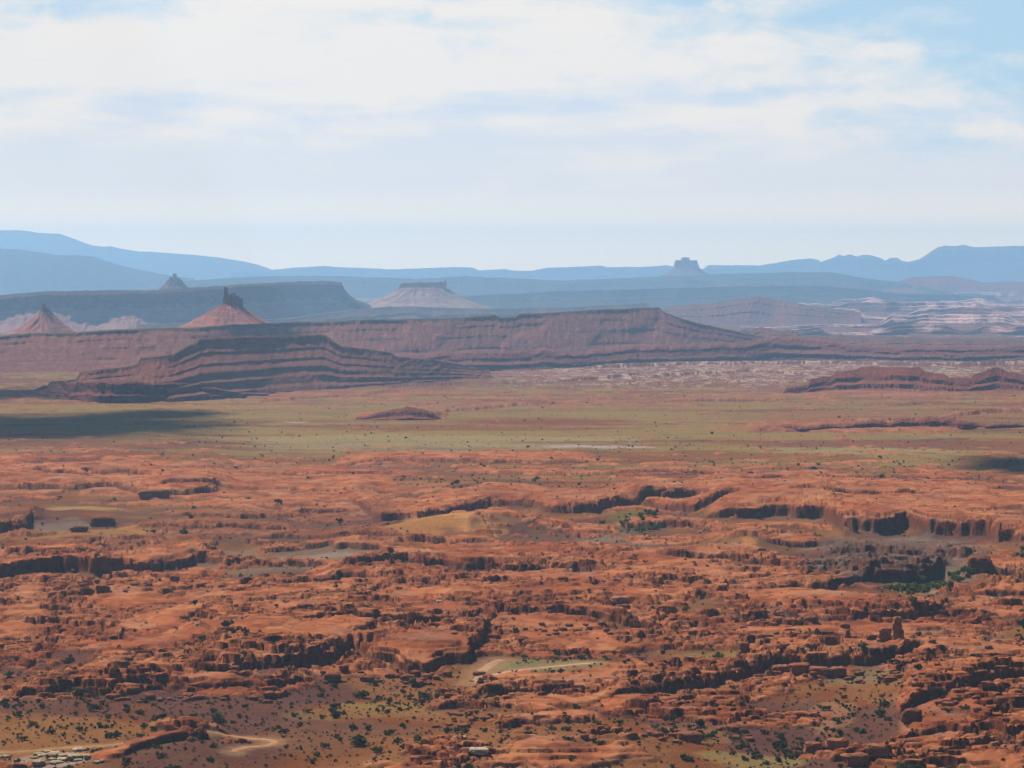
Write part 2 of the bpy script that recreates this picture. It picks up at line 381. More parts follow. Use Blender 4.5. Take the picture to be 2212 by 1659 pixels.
CLR = [   # patches of differing ground: colour, u, v, ru, rv, strength
 (SHALE,1800,690,900,70,.7),(rgb(.24,.115,.08),650,1135,430,42,.75),(rgb(.24,.115,.08),1250,1165,280,26,.7),(rgb(.26,.12,.08),1850,1100,400,24,.4),(rgb(.26,.12,.075),1000,1085,300,20,.5),(rgb(.24,.11,.075),1300,1330,300,30,.5),(rgb(.26,.12,.10),1500,795,900,26,.75),(rgb(.26,.12,.10),1000,700,1800,60,.6),(GRASS, 1000,930,900,26,.85),(GRASS,900,900,1100,60,.55),(GRASS,200,905,500,40,.8),(GRASS,1000,845,380,14,.75),(GRASS,1500,900,300,16,.7),(GRASS,1750,985,480,22,.85),(GRASS,2050,975,300,20,.8),
 (GRASS,120,812,140,10,1),(rgb(.5,.40,.2),900,960,420,18,.6),(rgb(.5,.40,.2),1900,975,260,12,.6),(GRASS,700,985,300,10,.4),(rgb(.42,.36,.22),2050,803,75,7,1),
 (SOIL,1150,912,230,10,.9),(SOIL,980,925,350,7,.7),(SOIL,1400,990,500,14,.7),(SOIL,500,1000,500,16,.5),(rgb(.40,.15,.08),1900,900,330,12,.5),
 (PINK,1650,1062,330,14,.55),(PINK,600,1012,420,8,.4),(WHITE,1290,968,110,3.5,.9),(WHITE,640,912,35,2.5,.8),(SAND,880,1052,130,14,.75),(SAND,1240,1040,160,12,.5),
 (rgb(.85,.40,.14),1000,1140,160,27,.95),(rgb(.62,.28,.09),900,1162,90,10,.9),(SHALE,1090,1160,70,22,.75),(SAND,1060,1172,40,8,.9),
 (rgb(.56,.33,.13),180,1106,85,12,.9),(SAND,190,1165,150,16,.85),(rgb(.66,.30,.10),300,1150,60,14,.7),(GREY,130,1145,90,18,.7),(GREY,640,1215,200,30,.5),(rgb(.5,.42,.36),680,1208,90,5,.45),
 (rgb(.66,.285,.09),1622,1175,26,14,1),(SHALE,1690,1165,60,34,.5),(GREY,1930,1190,190,30,.75),(GREY,1960,1250,150,26,.8),(rgb(.46,.38,.32),1990,1230,120,12,.6),(rgb(.25,.24,.09),2010,1277,80,20,.6),(GREY,2100,1290,110,22,.6),
 (rgb(.18,.19,.06),1375,1130,60,24,.6),(GREY,1330,1172,90,12,.7),(WHITE,1020,1308,55,6,.9),(WHITE,1700,1262,170,14,.35),(WHITE,1660,1352,60,14,.4),(PINK,1850,1312,140,18,.6),
 (PINK,2060,1385,120,16,.8),(WHITE,2080,1400,50,8,.6),(SHALE,330,1500,230,22,.85),(SHALE,620,1500,170,20,.75),(SHALE,160,1400,200,10,.5),(SHALE,120,1535,150,20,.7),(rgb(.55,.40,.30),330,1352,130,9,.7),(rgb(.5,.38,.30),270,1425,150,7,.5),
 (GRASS,900,1520,190,14,.75),(GRASS,760,1545,170,14,.45),(rgb(.34,.27,.12),1180,1453,120,16,.9),(GRASS,1560,1425,120,12,.7),(SHALE,1480,1520,90,16,.8),(SHALE,1660,1590,140,30,.7),(rgb(.36,.24,.12),1880,1470,110,26,.7),
 (rgb(.46,.36,.16),1990,1540,80,10,.7),(rgb(.62,.30,.15),1800,1560,60,40,.55),(rgb(.44,.20,.065),100,1590,260,30,.6),(rgb(.42,.185,.065),700,1600,300,40,.4),(rgb(.56,.28,.10),1500,1600,100,25,.5),
 (rgb(.46,.33,.12),1640,1650,110,18,.7),(WHITE,130,1640,95,16,.75),(rgb(.50,.24,.09),2150,1650,120,20,.6),(SHALE,1060,1535,110,14,.5),(rgb(.52,.30,.24),1640,1470,60,10,.3)]
def paint(x, y, z, R, rk, front, P, u, v, r1, slope):
    C = np.empty(x.shape + (3,), F); C[:] = SOIL
    n1 = fbm(x, y, 120, 4, 50); n2 = fbm(x, y, 28, 3, 54); n3 = fbm(x, y, 420, 3, 58)
    far = 1 - ss(v, 960, 1120)
    blend(C, SHALE, ss(n1, -.05, .4) * .8)
    blend(C, rgb(.46, .21, .09), ss(-n1, .0, .5) * .6)
    blend(C, GRASS, ss(n3 + .35 * n2, .0, .35) * (.25 + .40 * far))
    blend(C, rgb(.44, .17, .10), ss(-n3 + .3 * n2, .1, .5) * .6 * far)
    blend(C, rgb(.20, .15, .07), ss(fbm(x * F(.5), y, 45, 3, 73), .08, .4) * .6 * far)
    st = fbm(x * F(.22), y, 170, 4, 70, .6)
    blend(C, rgb(.34, .13, .07), ss(st, .10, .40) * .8 * far); blend(C, rgb(.46, .33, .12), ss(-st, .10, .45) * .55 * far)
    for (c, a, b, ra, rb, s) in CLR:
        d = ((u - a) / ra) ** 2 + ((v - b) / rb) ** 2
        sel = d < 5
        if not sel.any(): continue
        w = np.zeros(u.shape, F); w[sel] = s * (1 - ss(d[sel] + .55 * n2[sel] + .5 * n1[sel] + 1.1 * far[sel] * st[sel], .55, 1.25))
        keep = 1 - .65 * ss(R, .4, .8) if c is not WHITE and c is not PINK else 1.0
        blend(C, c, w * keep)
    rock = np.empty_like(C); rock[:] = ROCK
    blend(rock, ROCK2, ss(n1 + .5 * n2, -.1, .5) * .8)
    blend(rock, rgb(.68, .265, .120), ss(-n2 - .4 * n1, .1, .6) * .7)
    n5 = fbm(x, y, 16, 3, 61)
    blend(rock, rgb(.24, .07, .035), ss(n5 + .5 * n2, .15, .6) * .6)
    rock *= (.92 + .46 * r1)[..., None]
    # bare pale beds that crop out at certain levels
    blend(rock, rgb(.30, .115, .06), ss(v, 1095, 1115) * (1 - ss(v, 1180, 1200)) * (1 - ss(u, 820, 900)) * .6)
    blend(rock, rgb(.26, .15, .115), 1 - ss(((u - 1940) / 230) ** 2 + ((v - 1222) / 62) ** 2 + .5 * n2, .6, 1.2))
    b = np.sin(z * 1.1 + 3 * fbm(x, y, 160, 2, 66))
    blend(rock, rgb(.58, .33, .22), ss(b, .82, .98) * .35)
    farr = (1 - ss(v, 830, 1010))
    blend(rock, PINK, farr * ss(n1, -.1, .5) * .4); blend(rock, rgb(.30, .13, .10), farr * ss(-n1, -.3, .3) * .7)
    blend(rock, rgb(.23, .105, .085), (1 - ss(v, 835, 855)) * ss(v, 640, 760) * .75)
    band = (1 - ss(v, 832, 850)) * ss(v, 700, 760) * ss(u, 900, 1300)
    blend(rock, rgb(.80, .56, .42), band * ss(n2 + .3 * n1, .12, .30) * .9)
    wR = ss(R, .28, .58)
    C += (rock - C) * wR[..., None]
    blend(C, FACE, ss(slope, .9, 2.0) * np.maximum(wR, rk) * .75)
    blend(C, SHALE * 1.05, front * .45)
    blend(C, rgb(.62, .37, .19), P * .55)
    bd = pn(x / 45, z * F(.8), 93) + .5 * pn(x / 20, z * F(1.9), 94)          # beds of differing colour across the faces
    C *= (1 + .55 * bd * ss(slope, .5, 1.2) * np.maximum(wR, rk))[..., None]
    # scrub and grit specks
    sp = pn(x * F(.55), y * F(.30), 90)
    blend(C, rgb(.13, .11, .05), ss(sp, .42, .62) * (1 - wR) * .55)
    return np.clip(C, .02, .8)

US = np.r_[np.arange(-900, -60, 12.0), np.arange(-60, 2272, 2.3), np.arange(2272, 3112, 12.0)]
ds = [860.0]
while ds[-1] < 53000: ds.append(ds[-1] + max(.9, .9 * (max(ds[-1], 1100) / 1150) ** 1.72) * (2.2 if ds[-1] < 1090 else 1))
DS = np.array(ds)
# first pass: where the ground is steep; rows then crowd together on the cliff faces
D1, U1 = DS[::2], US[::2]
y1, u1 = np.meshgrid(D1, U1, indexing='ij'); x1 = (u1 - UC) / FPX * y1
z1 = ground(x1, y1)[0]
wgt = np.diff(y1, axis=0) * 1.0 + 1.6 * np.minimum(np.abs(np.diff(z1, axis=0)), 9.0)
for _ in range(14): wgt[:, 1:-1] = .25 * wgt[:, :-2] + .5 * wgt[:, 1:-1] + .25 * wgt[:, 2:]
wgt /= np.diff(D1)[:, None] ** 1.0                       # relative crowding
wgt *= (np.diff(D1) / D1[:-1] ** 1.72)[:, None]          # keep the spacing by distance
cum = np.vstack([np.zeros((1, len(U1))), np.cumsum(wgt, 0)]); cum /= cum[-1]
NR = len(DS); tt = np.linspace(0, 1, NR)
Yh = np.stack([np.interp(tt, cum[:, j], D1) for j in range(len(U1))], 1)
ju = np.interp(US, U1, np.arange(len(U1))); j0 = np.minimum(ju.astype(int), len(U1) - 2); fj = ju - j0
yy = (Yh[:, j0] * (1 - fj) + Yh[:, j0 + 1] * fj).astype(F)
uu = np.broadcast_to(US, yy.shape)
xx = ((uu - UC) / FPX * yy).astype(F)
zz, R, rk, front, PM, u_, v_, r1, r2, e1 = ground(xx, yy)
sy = np.gradient(zz, axis=0) / np.gradient(yy, axis=0); sx = (np.gradient(zz, axis=1) - sy * np.gradient(yy, axis=1)) / np.gradient(xx, axis=1)
slope = np.sqrt(sx * sx + sy * sy)
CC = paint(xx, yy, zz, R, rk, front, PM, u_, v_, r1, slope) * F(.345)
# weathered bedding on the faces that look this way: hard beds jut out over soft ones
bed = pn(xx / 60, zz * F(.85), 301) + .6 * pn(xx / 25, zz * F(2.1), 302)
yd = yy - F(1.0) * bed * ss(sy, .5, 1.6) * np.maximum(R, rk) * (1 - ss(yy, 2600, 3400))
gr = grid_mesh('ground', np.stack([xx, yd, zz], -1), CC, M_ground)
tag(gr, 'red slickrock and sandy desert floor running out to the far cliffs', 'desert ground', kind='structure')
print('ground verts', zz.size, len(DS), len(US))

# ------------------------------------------------------------------ far cliffs, mesas and mountains (each its own body)
def ip(pts, u): 
    p = np.array(pts, float); return np.interp(u, p[:, 0], p[:, 1])
HILLK = rgb(.40, .325, .35)
def cliff_body(name, top, foot, prof, depth, pal, mat, du=2.0, rough=1.0, spur=.5, spur_sc=1.0, steps=0, stepk=.5, seed=0, topn=.02, back=.25, rag=.0, frag=0.0, nrow=64, talk=.10):
    """escarpment or ridge: 'top' and 'foot' give its skyline and its foot as measured (u, v);
    prof = [(height share, set-back as a multiple of height)], plateau of the given depth behind, falling away at the back"""
    u0, u1 = foot[0][0], foot[-1][0]
    n = max(8, int((u1 - u0) / du)); u = np.linspace(u0, u1, n)
    fv = ip(foot, u); kw = max(1, int(70 / du)); fv = np.convolve(np.pad(fv, kw, mode='edge'), np.ones(2 * kw + 1) / (2 * kw + 1), 'valid')
    D = dist(fv); vt = ip(top, u); z0 = zbase(D) - 3.0
    pr = np.array(prof, float); run = pr[-1, 1]
    Yt = D.copy()
    for _ in range(4):
        zt = CAMZ - (vt - VH) / FPX * Yt; Yt = D + run * np.maximum(zt, 4)
    h = np.maximum(zt - z0, 1.0)
    hm = float(np.median(h))
    X0 = (u - UC) / FPX * D
    h = h * (1 + topn * fbm(X0, D, hm * 1.2, 3, seed + 3) + rag * np.maximum(0, fbm(X0, D, hm * .35, 2, seed + 4)))
    if frag: h = h * (1 - frag + frag * ss(fbm(X0, D, hm * 13, 3, seed + 31), -.30, .22))
    a = np.r_[np.linspace(0, 1, nrow) ** 1.0, 1 + np.linspace(.02, 1, 10)]
    P = np.zeros((len(a), n, 3), F); HF = np.zeros((len(a), n), F); TH = HF.copy()
    cellr = fbm(X0, D * 0 + seed * 11.0, hm * 2.6 * spur_sc, 3, seed, .36)             # spurs and alcoves along the face
    tal = fbm(X0, D * 0 + 5.0, hm * 2.0 * spur_sc, 4, seed + 8)                    # how high the talus climbs
    for i, t in enumerate(a):
        if t <= 1:
            # resample the profile by arc so that cliffs get rows too
            arc = np.r_[0, np.cumsum(np.hypot(np.diff(pr[:, 0]) * 1.6, np.diff(pr[:, 1])))]; arc /= arc[-1]
            hf = np.interp(t, arc, pr[:, 0]); st = np.interp(t, arc, pr[:, 1])
            mid = 4 * hf * (1 - hf)
            hf2 = np.clip(hf + talk * tal * mid, 0, 1)
            lean = fbm(X0 + hf2 * hm * .35, D * 0 + seed * 7.0, hm * .5 * spur_sc, 3, seed + 2)
            if talk < .05:                                   # beds that come and go along the slope
                wv = ss(fbm(X0, D * 0 + hf * hm * 2.5, hm * 2.2, 3, seed + 41), -.15, .35); st = st + (run * hf - st) * .65 * wv
            s = st * h + spur * hm * (cellr + .08 * lean * (1 - hf)) * (.25 + .75 * min(1, hf * 2.2)) + rough * hm * .05 * fbm(X0, D * 0 + hf2 * hm * .8, hm * .16, 3, seed + 5)
            z = z0 + h * hf2
            if steps:
                q = hf2 * steps + .3 * fbm(X0, D, hm * 3, 2, seed + 9); k = np.floor(q); f = q - k
                qq = k + ss(f, .0, .45); s = s - stepk * (h / steps) * ((f - ss(f, .35, 1.0))) * 2.2
            HF[i] = hf2
        else:
            tb = t - 1
            s = run * h + spur * hm * cellr + depth * tb
            z = z0 + h * (1 - back * tb ** 2) + hm * .02 * fbm(X0 + s, D + s, hm * .6, 2, seed + 6)
            HF[i] = 1.0 + tb
        Y = D + s
        P[i, :, 0] = (u - UC) / FPX * Y; P[i, :, 1] = Y; P[i, :, 2] = z
    # close the ends and sink the foot and the back into the ground
    P[0, :, 2] = z0 - 25; P[-1, :, 2] = np.minimum(P[-1, :, 2], z0 + .1 * h)
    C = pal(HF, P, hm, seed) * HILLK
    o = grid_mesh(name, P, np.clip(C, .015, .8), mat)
    return o
def pal_strata(talus, cliff, cap, c0=.5, c1=.88, bands=9.0, top=None, bandk=.35, trees=.35):
    def f(HF, P, hm, seed):
        C = np.empty(HF.shape + (3,), F); C[:] = talus
        x, y, z = P[..., 0], P[..., 1], P[..., 2]
        n = fbm(x, y + z * 2, hm * .5, 3, seed + 20); n2 = fbm(x * 2, z * 6, hm * .6, 3, seed + 21)
        blend(C, np.asarray(talus) * .55, ss(np.sin(HF * bands * 6.28 + 1.2 * n + 1.3 * np.sin(HF * 23)), .35, .9) * bandk * 1.9 * ss(fbm(x, y + z * 3, hm * 1.6, 2, seed + 27), -.2, .3))
        blend(C, np.asarray(talus) * 1.25 + .03, ss(n2, .1, .5) * .45)
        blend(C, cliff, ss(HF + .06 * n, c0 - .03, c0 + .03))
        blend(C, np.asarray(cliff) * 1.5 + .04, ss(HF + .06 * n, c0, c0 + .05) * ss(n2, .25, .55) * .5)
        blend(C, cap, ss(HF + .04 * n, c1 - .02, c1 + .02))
        if top is not None: blend(C, top, ss(HF, .99, 1.02))
        d = pn(x / F(hm * .07), (y + z) / F(hm * .10), seed + 22)
        blend(C, rgb(.07, .08, .04), ss(d, .35, .6) * trees)
        return C
    return f
RED, RED2, DK, CAPG = rgb(.42, .19, .12), rgb(.36, .14, .09), rgb(.26, .11, .08), rgb(.20, .17, .09)
FOREST = rgb(.07, .09, .07)
def setting(o, label, cat): return tag(o, label, cat, kind='structure')

o = cliff_body('mountain', [(-900,560),(-500,520),(-200,505),(0,497),(40,498),(80,503),(130,504),(160,515),(200,530),(225,534),(240,532),(262,537),(300,543),(350,546),(420,550),(470,556),(520,564),(560,573),(590,584),(640,592)],
   [(-900,614),(640,614)], [(0,0),(.5,1.1),(.85,1.9),(1,2.4)], 1800, pal_strata(FOREST, FOREST*1.1, FOREST, .6, .9, 3, None, .2, .1), M_far, 4, 1.2, .5, 2.2, seed=101, topn=.012, back=1.0)
setting(o, 'highest hazy blue mountain range on the left skyline', 'mountain range')
o = cliff_body('hills', [(-900,560),(-300,540),(-60,533),(0,536),(60,541),(130,551),(170,552),(210,557),(250,570),(300,582),(350,592),(420,603)],
   [(-900,634),(420,634)], [(0,0),(.5,1.0),(.85,1.8),(1,2.3)], 1200, pal_strata(FOREST*.95, FOREST, FOREST, .6, .9, 3, None, .2, .1), M_far, 4, 1.2, .5, 1.6, seed=111, topn=.015, back=1.0)
setting(o, 'teal wooded hills in front of the left mountain range', 'hills')
o = cliff_body('far_tableland', [(500,588),(590,583),(640,578),(700,575),(760,578),(830,581),(860,582),(920,579),(1000,577),(1020,578),(1034,584),(1090,581),(1110,585),(1150,585),(1180,579),(1250,576),(1300,574),(1312,577),(1380,577),(1440,573),(1458,577),(1500,583),(1540,580)],
   [(500,617),(1540,617)], [(0,0),(.45,.9),(.5,1.0),(.92,1.15),(1,1.4)], 2000, pal_strata(rgb(.13,.13,.10), rgb(.15,.11,.09), FOREST, .5, .92, 5, FOREST, .3, .1), M_far, 2.5, 1, .55, 1.3, seed=121, topn=.012)
setting(o, 'long blue cliff-edged tableland along the middle skyline', 'tableland')
o = cliff_body('far_ridge', [(1500,590),(1530,574),(1570,573),(1640,574),(1680,568),(1720,561),(1750,558),(1768,561),(1772,566),(1800,556),(1812,549),(1822,553),(1836,549),(1850,554),(1862,551),(1880,552),(1900,557),(1912,564),(1922,558),(1938,557),(1948,564),(1960,566),(1985,560),(2006,547),(2024,534),(2040,530),(2062,532),(2080,529),(2104,534),(2140,533),(2170,532),(2215,531),(2400,520),(3000,535)],
   [(1500,617),(3000,617)], [(0,0),(.55,1.1),(.62,1.2),(.9,1.4),(1,1.7)], 2000, pal_strata(rgb(.11,.12,.09), rgb(.12,.10,.08), FOREST, .6, .92, 5, FOREST, .3, .1), M_far, 2.5, 1, .5, 1.4, seed=131, topn=.01)
setting(o, 'blue knobbly ridge rising to a flat-topped shoulder on the right skyline', 'ridge')
o = cliff_body('wooded_bench', [(300,643),(360,612),(470,603),(560,598),(650,596),(740,597),(900,603),(1010,597),(1060,600),(1200,607),(1320,603),(1420,598),(1520,594),(1600,591),(1700,588),(1790,589),(1830,594),(1880,604),(1960,612),(2100,643)],
   [(300,644),(2100,644)], [(0,0),(.4,1.2),(.6,1.6),(.8,1.9),(1,2.6)], 4000, pal_strata(rgb(.10,.11,.075), rgb(.15,.10,.075), FOREST*1.2, .55, .7, 4, FOREST*1.2, .3, .5), M_far, 2.5, 1.2, .7, 1.2, seed=141, topn=.02)
setting(o, 'greenish blue wooded bench stepping down below the skyline', 'bench')
o = cliff_body('wooded_terrace', [(700,664),(800,658),(900,648),(1040,640),(1200,631),(1350,627),(1500,622),(1650,619),(1780,618),(1840,624),(1950,636),(2150,640)],
   [(700,668),(1000,668),(1400,664),(2150,652)], [(0,0),(.45,1.4),(.52,1.5),(.8,2.3),(1,2.8)], 2600, pal_strata(rgb(.13,.12,.08), rgb(.20,.12,.09), FOREST*1.2, .5, .6, 4, FOREST*1.3, .4, .6), M_far, 2.5, 1.2, .9, 1.2, seed=146, topn=.03)
setting(o, 'lower teal terrace spreading in front of the wooded bench', 'terrace')
o = cliff_body('red_mound', [(1840,622),(1930,612),(1970,600),(2010,597),(2060,597),(2090,603),(2120,610),(2180,609),(2260,612),(2500,616)],
   [(1840,644),(2500,644)], [(0,0),(.6,1.6),(1,3.0)], 900, pal_strata(rgb(.30,.15,.11), RED2, rgb(.26,.13,.10), .7, .9, 4, None, .4, .3), M_far, 2, 1, .5, seed=151, back=.9)
setting(o, 'low dull red mound before the right skyline', 'hill')
# the dark cliff-faced mesa on the left
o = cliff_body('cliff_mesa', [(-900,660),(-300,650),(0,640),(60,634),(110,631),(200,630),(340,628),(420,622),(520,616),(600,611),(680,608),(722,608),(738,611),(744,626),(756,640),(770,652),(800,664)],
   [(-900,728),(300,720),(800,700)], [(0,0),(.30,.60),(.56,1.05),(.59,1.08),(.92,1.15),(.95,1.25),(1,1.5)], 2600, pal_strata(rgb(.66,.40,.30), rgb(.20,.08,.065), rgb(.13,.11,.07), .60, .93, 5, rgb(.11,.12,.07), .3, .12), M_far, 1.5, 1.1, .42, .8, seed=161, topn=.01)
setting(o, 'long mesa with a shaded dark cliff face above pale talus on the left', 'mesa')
o = cliff_body('low_bench', [(300,702),(420,700),(620,690),(780,668),(840,664),(900,664),(1000,668),(1100,668),(1250,664),(1400,655)],
   [(300,722),(800,705),(1400,690)], [(0,0),(.5,1.3),(.62,1.4),(1,2.4)], 900, pal_strata(rgb(.36,.24,.19), RED2, rgb(.18,.16,.10), .6, .8, 4, rgb(.20,.17,.11), .4, .4), M_far, 2, 1, .7, seed=171)
setting(o, 'pale blue terrace below the small flat-topped butte', 'terrace')
# the long layered bench across the middle
o = cliff_body('layered_bench', [(-900,742),(-100,734),(0,730),(60,724),(160,722),(250,716),(330,713),(420,711),(500,705),(600,701),(700,697),(800,693),(900,691),(1000,688),(1068,682),(1080,688),(1112,687),(1124,680),(1200,677),(1300,671),(1380,667),(1424,666),(1432,676),(1450,684),(1500,700),(1560,714),(1640,730),(1700,742)],
   [(-900,812),(300,802),(900,789),(1500,772),(1700,764)], [(0,0),(.30,1.3),(.33,1.33),(.55,2.0),(.58,2.03),(.76,2.6),(.79,2.62),(.92,3.0),(.98,3.03),(1,3.2)], 420,
   pal_strata(rgb(.42,.20,.14), rgb(.40,.20,.14), rgb(.15,.12,.07), .5, .95, 7, rgb(.22,.19,.10), .30, .6), M_hill, 1.5, 1.0, .6, 1.8, 0, .35, seed=181, talk=.02, topn=.012, back=.15)
setting(o, 'long layered red bench with a thin dark rim crossing the middle distance', 'bench')
# hill of stepped ledges on the left
o = cliff_body('mound', [(1380,672),(1450,664),(1500,661),(1560,655),(1590,648),(1615,647),(1640,642),(1662,645),(1690,653),(1740,661),(1800,669),(1860,676)],
   [(1380,702),(1860,698)], [(0,0),(.4,1.6),(.45,1.65),(.75,2.8),(.8,2.85),(1,4.0)], 800, pal_strata(rgb(.32,.17,.13), rgb(.30,.15,.11), rgb(.24,.14,.10), .6, .95, 5, rgb(.22,.16,.10), .4, .6), M_hill, 1.5, 1.4, 1.0, 1.0, 0, .5, seed=185, topn=.05, back=.8)
setting(o, 'low brown mound rising behind the right end of the layered bench', 'mound')
o = cliff_body('stepped_hill', [(30,849),(60,845),(100,839),(106,828),(165,822),(172,807),(235,798),(296,791),(304,775),(372,768),(384,762),(424,739),(432,732),(470,730),(520,729),(600,729),(650,727),(690,725),(704,729),(718,740),(738,752),(790,757),(846,766),(856,775),(930,780),(1000,792),(1060,803)],
   [(30,850),(60,852),(110,858),(150,868),(250,864),(360,868),(440,861),(520,856),(600,849),(700,842),(800,835),(900,827),(1000,820),(1060,818)],
   [(0,0),(.11,.06),(.16,.5),(.28,.56),(.34,.95),(.44,1.0),(.54,1.5),(.58,1.52),(.72,2.1),(.76,2.12),(.88,2.5),(.97,2.54),(1,2.7)], 130,
   pal_strata(rgb(.38,.19,.13), rgb(.40,.20,.14), rgb(.18,.12,.08), .5, .955, 8, rgb(.30,.22,.14), .45, .4), M_hill, 1.2, 1.3, .9, 1.3, 0, .55, seed=191, talk=.02, topn=.02, back=.9, nrow=90)
setting(o, 'broad red hill of stacked dark ledges with a dark capped end on the left', 'hill')
o = cliff_body('ledge_tier', [(78,842),(95,834),(112,826),(150,812),(176,800),(240,798),(300,806),(340,816),(380,828),(440,838),(520,842),(580,848)],
   [(78,846),(100,848),(140,868),(180,872),(260,868),(340,870),(380,862),(460,862),(520,858),(580,850)],
   [(0,0),(.12,.10),(.38,.20),(.44,.75),(.50,.85),(.92,1.0),(1,1.3)], 160, pal_strata(rgb(.30,.13,.09), rgb(.24,.10,.075), rgb(.30,.14,.10), .5, .93, 6, rgb(.30,.17,.12), .5, .3), M_hill, 1.2, 1.8, 1.1, .7, 0, .5, seed=195, topn=.06, back=.8, frag=.35)
setting(o, 'dark stacked ledges jutting out at the left foot of the stepped hill', 'ledge')
o = cliff_body('mid_terrace', [(860,770),(950,752),(1050,738),(1130,728),(1200,722),(1290,718),(1350,709),(1420,716),(1470,714),(1478,722),(1590,724),(1598,718),(1650,715),(1720,719),(1728,730),(1900,732),(2000,736),(2300,738)],
   [(860,776),(1000,772),(1200,768),(1500,760),(1800,754),(2300,750)], [(0,0),(.20,.7),(.26,.74),(.45,1.9),(.52,1.95),(.75,3.2),(.80,3.25),(1,4.4)], 700, pal_strata(rgb(.34,.17,.13), rgb(.32,.15,.11), rgb(.24,.14,.10), .5, .92, 5, rgb(.22,.16,.10), .5, .5), M_hill, 1.8, 1.6, 1.3, 1.2, 0, .5, seed=187, topn=.10, back=.3)
setting(o, 'low purple-brown terrace stepping up from the red ledges toward the layered bench', 'terrace')
o = cliff_body('red_ledges', [(700,772),(850,768),(960,762),(1080,760),(1160,756),(1240,762),(1330,752),(1430,748),(1500,746),(1600,742),(1680,728),(1760,734),(1850,746),(2000,750),(2400,744)],
   [(700,800),(900,806),(1100,802),(1300,795),(1500,790),(1700,782),(2400,780)], [(0,0),(.3,.6),(.4,.65),(.6,1.6),(.75,1.7),(1,3.0)], 260,
   pal_strata(rgb(.33,.16,.12), rgb(.30,.13,.10), rgb(.36,.20,.15), .5, .9, 4, rgb(.33,.22,.16), .5, .4), M_hill, 1.8, 1.6, 1.0, 1.6, 4, .8, seed=201, topn=.08, back=.5)
setting(o, 'low dark red ledges at the far edge of the grassy plain', 'ledge')
PR = pal_strata(rgb(.40,.17,.10), rgb(.34,.12,.075), rgb(.30,.14,.09), .5, .93, 6, rgb(.36,.20,.12), .4, .4)
o = cliff_body('red_mesa', [(1690,852),(1700,839),(1745,833),(1751,822),(1800,815),(1806,806),(1850,802),(1862,797),(1985,797),(1996,806),(2040,812),(2050,820),(2095,820),(2108,809),(2140,801),(2150,798),(2165,800),(2180,808),(2240,816),(2300,828),(2500,838)],
   [(1690,854),(1760,850),(1850,848),(2000,852),(2212,848),(2500,848)], [(0,0),(.14,.08),(.24,.7),(.42,.8),(.52,1.5),(.72,1.6),(.9,2.3),(1,2.6)], 220, PR, M_hill, 1.2, 1.6, .9, 1.2, 0, .5, seed=401, topn=.05, talk=.03, back=.5)
setting(o, 'low stepped dark red mesa at the right edge of the plain', 'mesa')
o = cliff_body('red_ledge', [(1632,934),(1660,924),(1760,921),(1800,917),(1900,912),(1960,911),(2060,905),(2150,904),(2400,898)],
   [(1632,937),(1720,938),(1800,932),(1900,927),(2100,929),(2400,921)], [(0,0),(.25,.5),(.85,.75),(1,1.6)], 160, PR, M_hill, 1.2, 1.6, 2.2, 1.6, 0, .5, seed=411, topn=.22, back=.9, frag=.5)
setting(o, 'thin red ledge line crossing the plain at right', 'ledge')
o = cliff_body('red_knoll', [(768,903),(806,897),(840,887),(880,882),(918,886),(936,893),(952,903)],
   [(768,907),(860,909),(952,906)], [(0,0),(.3,.3),(.45,1.2),(.8,1.6),(1,2.6)], 70, PR, M_hill, 1.2, 1.6, 1.6, 1.6, 0, .5, seed=421, topn=.10, back=.9)
setting(o, 'small red rocky knoll in the middle of the grassy plain', 'knoll')
# banded white and red canyon country on the right
WB = rgb(1.15, .85, .72)
def pal_white(k):
    def f(HF, P, hm, seed):
        x, y, z = P[..., 0], P[..., 1], P[..., 2]
        C = np.empty(HF.shape + (3,), F); C[:] = rgb(.34, .17, .13)
        n = fbm(x, y, hm * 3, 3, seed + 20); n2 = fbm(x, z * 3, hm * .8, 2, seed + 21); n4 = fbm(x, y * .3, hm * 12, 2, seed + 24)
        blend(C, WB, ss(HF + .10 * n, .30, .42) * (1 - ss(HF, 1.10, 1.35)) * ss(n4 + .3 * n + k, -.35, .1))
        blend(C, rgb(.46, .25, .19), ss(n2, .15, .4) * .5)
        blend(C, rgb(.30, .20, .13), ss(HF, 1.2, 1.5) * .8)
        d = pn(x / F(hm * .4), (y + z) / F(hm * .8), seed + 22)
        blend(C, rgb(.10, .09, .06), ss(d, .25, .6) * .35)
        return C
    return f
rows = [(637,9,.0,120,1660),(645,13,.1,120,1600),(654,15,.15,120,1560),(664,20,.2,120,1600),(677,24,.3,130,1580),(691,25,.3,130,1560),(707,26,.2,140,1600),(724,22,.1,140,1640),(744,15,-.2,150,1600)]
BANDS = ['thin pale cliff band closest below the right skyline', 'second pale cliff band below the right skyline', 'third pale cliff band below the right skyline', 'fourth cliff band below the right skyline, streaked cream and red', 'fifth cliff band below the right skyline, tall and notched', 'sixth cliff band at right, with shaded alcoves', 'seventh cliff band at right, pinkish and broken', 'second lowest cliff band at right, above a reddish shelf', 'lowest dull red cliff band at right, just behind the ledges of the plain']
for i, (vf, hv, k, dp, ul) in enumerate(rows):
    ft = [(ul, vf + 5), (ul + 160, vf + 1), (2000, vf), (2212, vf - 1), (2900, vf - 2)]
    tp = [(a, b - hv * (.3 if a < ul + 100 else 1)) for a, b in ft]
    o = cliff_body('banded_cliff', tp, ft, [(0,0),(.22,.7),(.30,.75),(.62,1.15),(.68,1.5),(.95,1.8),(1,2.1)], dp * 3, pal_white(k), M_far, 1.3, .7, 2.6, 2.2, seed=211 + i * 17, topn=.10, back=.8, frag=.7)
    setting(o, BANDS[i], 'cliff')
